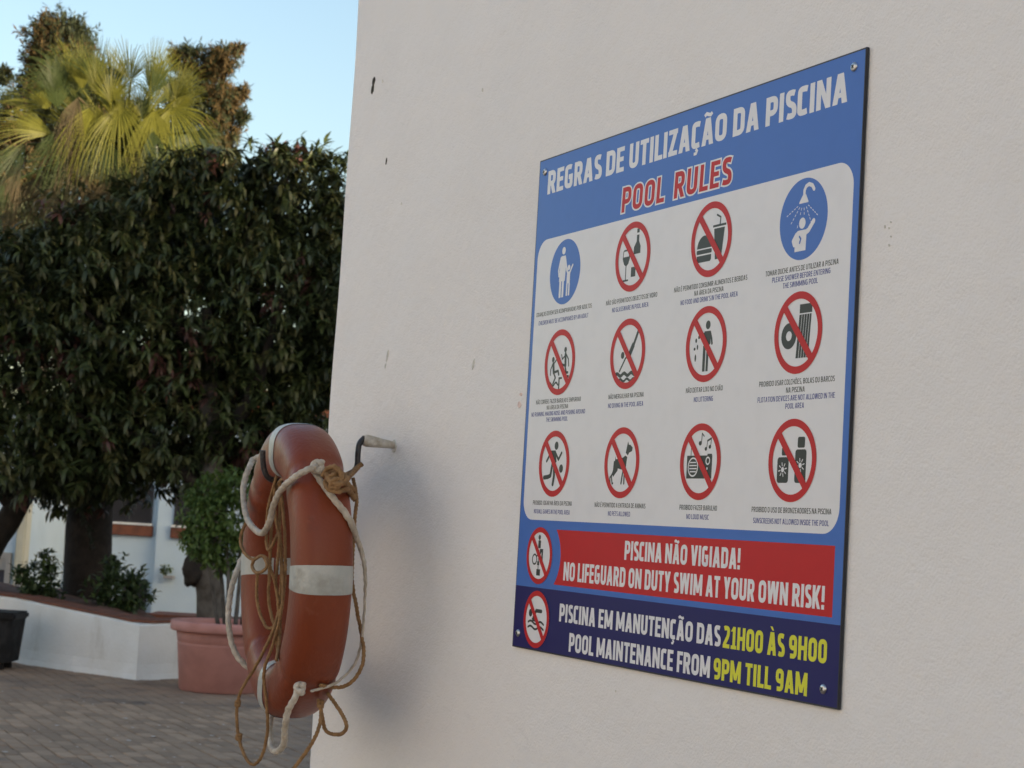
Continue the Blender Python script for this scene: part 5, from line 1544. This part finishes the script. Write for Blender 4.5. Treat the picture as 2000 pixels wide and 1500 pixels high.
def rope_obj(name, keys, rad, m, twist, amp, seg=10, step=.0025, knots=(), taper=None, label=None):
    L = []
    for k in keys:
        R = resample(ROPES[k], step)
        r = rad
        if taper and k in taper:
            r = list(np.interp(np.linspace(0, 1, len(R)), [0, .25, .55, 1], [rad, rad, rad*.42, rad*.42]))
        L.append(tube([tuple(p) for p in R], r, seg, twist, amp))
    for (c, s, kr) in knots:                        # overhand lumps: a short coiled tube
        pts = []
        for q in range(26):
            a = 6.283*q/25*2.2
            pts.append((c[0]+s*.55*math.cos(a)+s*.25*math.sin(2.1*a), c[1]+s*.6*math.sin(a*1.0), c[2]+s*.75*math.sin(a*.8+.5)))
        L.append(tube([tuple(p) for p in resample(pts, .003)], kr, 8, twist, amp))
    return link(name, tubes(name, L), m, ring, smooth=True, label=label)


K = lambda key, i: ROPES[key][i]
rope_obj('grab_line', ['g1', 'g2', 'g3', 'g4'], .0066, M_rope, 55, .09, 12,
         knots=[(K('g1', -1), .013, .0062), (K('g3', 0), .011, .0058)], taper=('g2',), label='white braided grab line')
rope_obj('throw_line', ['t1', 't2', 't3', 't4', 't5', 't6', 't10'], .0034, M_tan, 110, .16, 9,
         knots=[(K('t2', 33), .006, .0036), (K('t2', 40), .007, .0036)], label='tan cord looped through the ring')
rope_obj('throw_line', ['t7', 't8', 't9'], .0038, M_tan, 110, .16, 9, knots=[(K('t9', 0), .007, .0038)], label='tan cord hanging below and behind the ring')
rope_obj('lashing', ['w1', 'w2'], .0052, M_tan, 90, .16, 9, label='tan cord lashed to the hook')

# ------------------------------------------------------------------ wall hook
hook = thing('wall_hook', 'bent black iron hook with white painted sleeve out of the wall', 'hook', (-.654, 0, 1.762))
HK = [(-.654, .01, 1.762), (-.652, -.03, 1.7645), (-.650, -.074, 1.768)]
R = resample(HK, .004)
rads = [float(q) for q in np.interp(np.linspace(0, 1, len(R)), [0, .1, .4, .75, .93, 1], [.0068, .0075, .0095, .0125, .0135, .0100])]
v, f = limb([tuple(p) for p in R], rads, 16, .05)
v, f = tube([tuple(p) for p in R], rads, 18)
v = [tuple(Vector(p)*1) for p in v]
link('sleeve', pydata('sleeve', v, f), M_paintrod, hook, smooth=True)
HK2 = [(-.650, -.071, 1.774), (-.650, -.082, 1.760), (-.648, -.085, 1.738), (-.647, -.085, 1.716), (-.647, -.090, 1.702), (-.647, -.104, 1.693), (-.646, -.15, 1.6695),
       (-.646, -.20, 1.666), (-.645, -.26, 1.668), (-.644, -.283, 1.674), (-.643, -.293, 1.690), (-.642, -.298, 1.712), (-.641, -.300, 1.730)]
R = resample(HK2, .004)
v, f = tube([tuple(p) for p in R], .0062, 14)
link('hook_arm', pydata('hook_arm', v, f), M_iron, hook, smooth=True)
blotch('socket', -.654, 1.761, .028, .030, M_smear, d=.002, parent=hook)

# ------------------------------------------------------------------ unseen house across the court, added to bounce light onto the wall
bounce_facade = thing('house', 'unseen house added across the court to bounce light', 'house', (-4, -13, 0))
M_bounce_facade = mat('bounce_facade_grey', (.50, .52, .56), .85, (.44, .46, .50), 2)  # grey picked to limit the warm bounce of this added house
bm = bmesh.new()
box(bm, -16, 9, -17, -12, -.1, 8.2)
link('wall', bmesh_me('wall', bm), M_bounce_facade, bounce_facade)
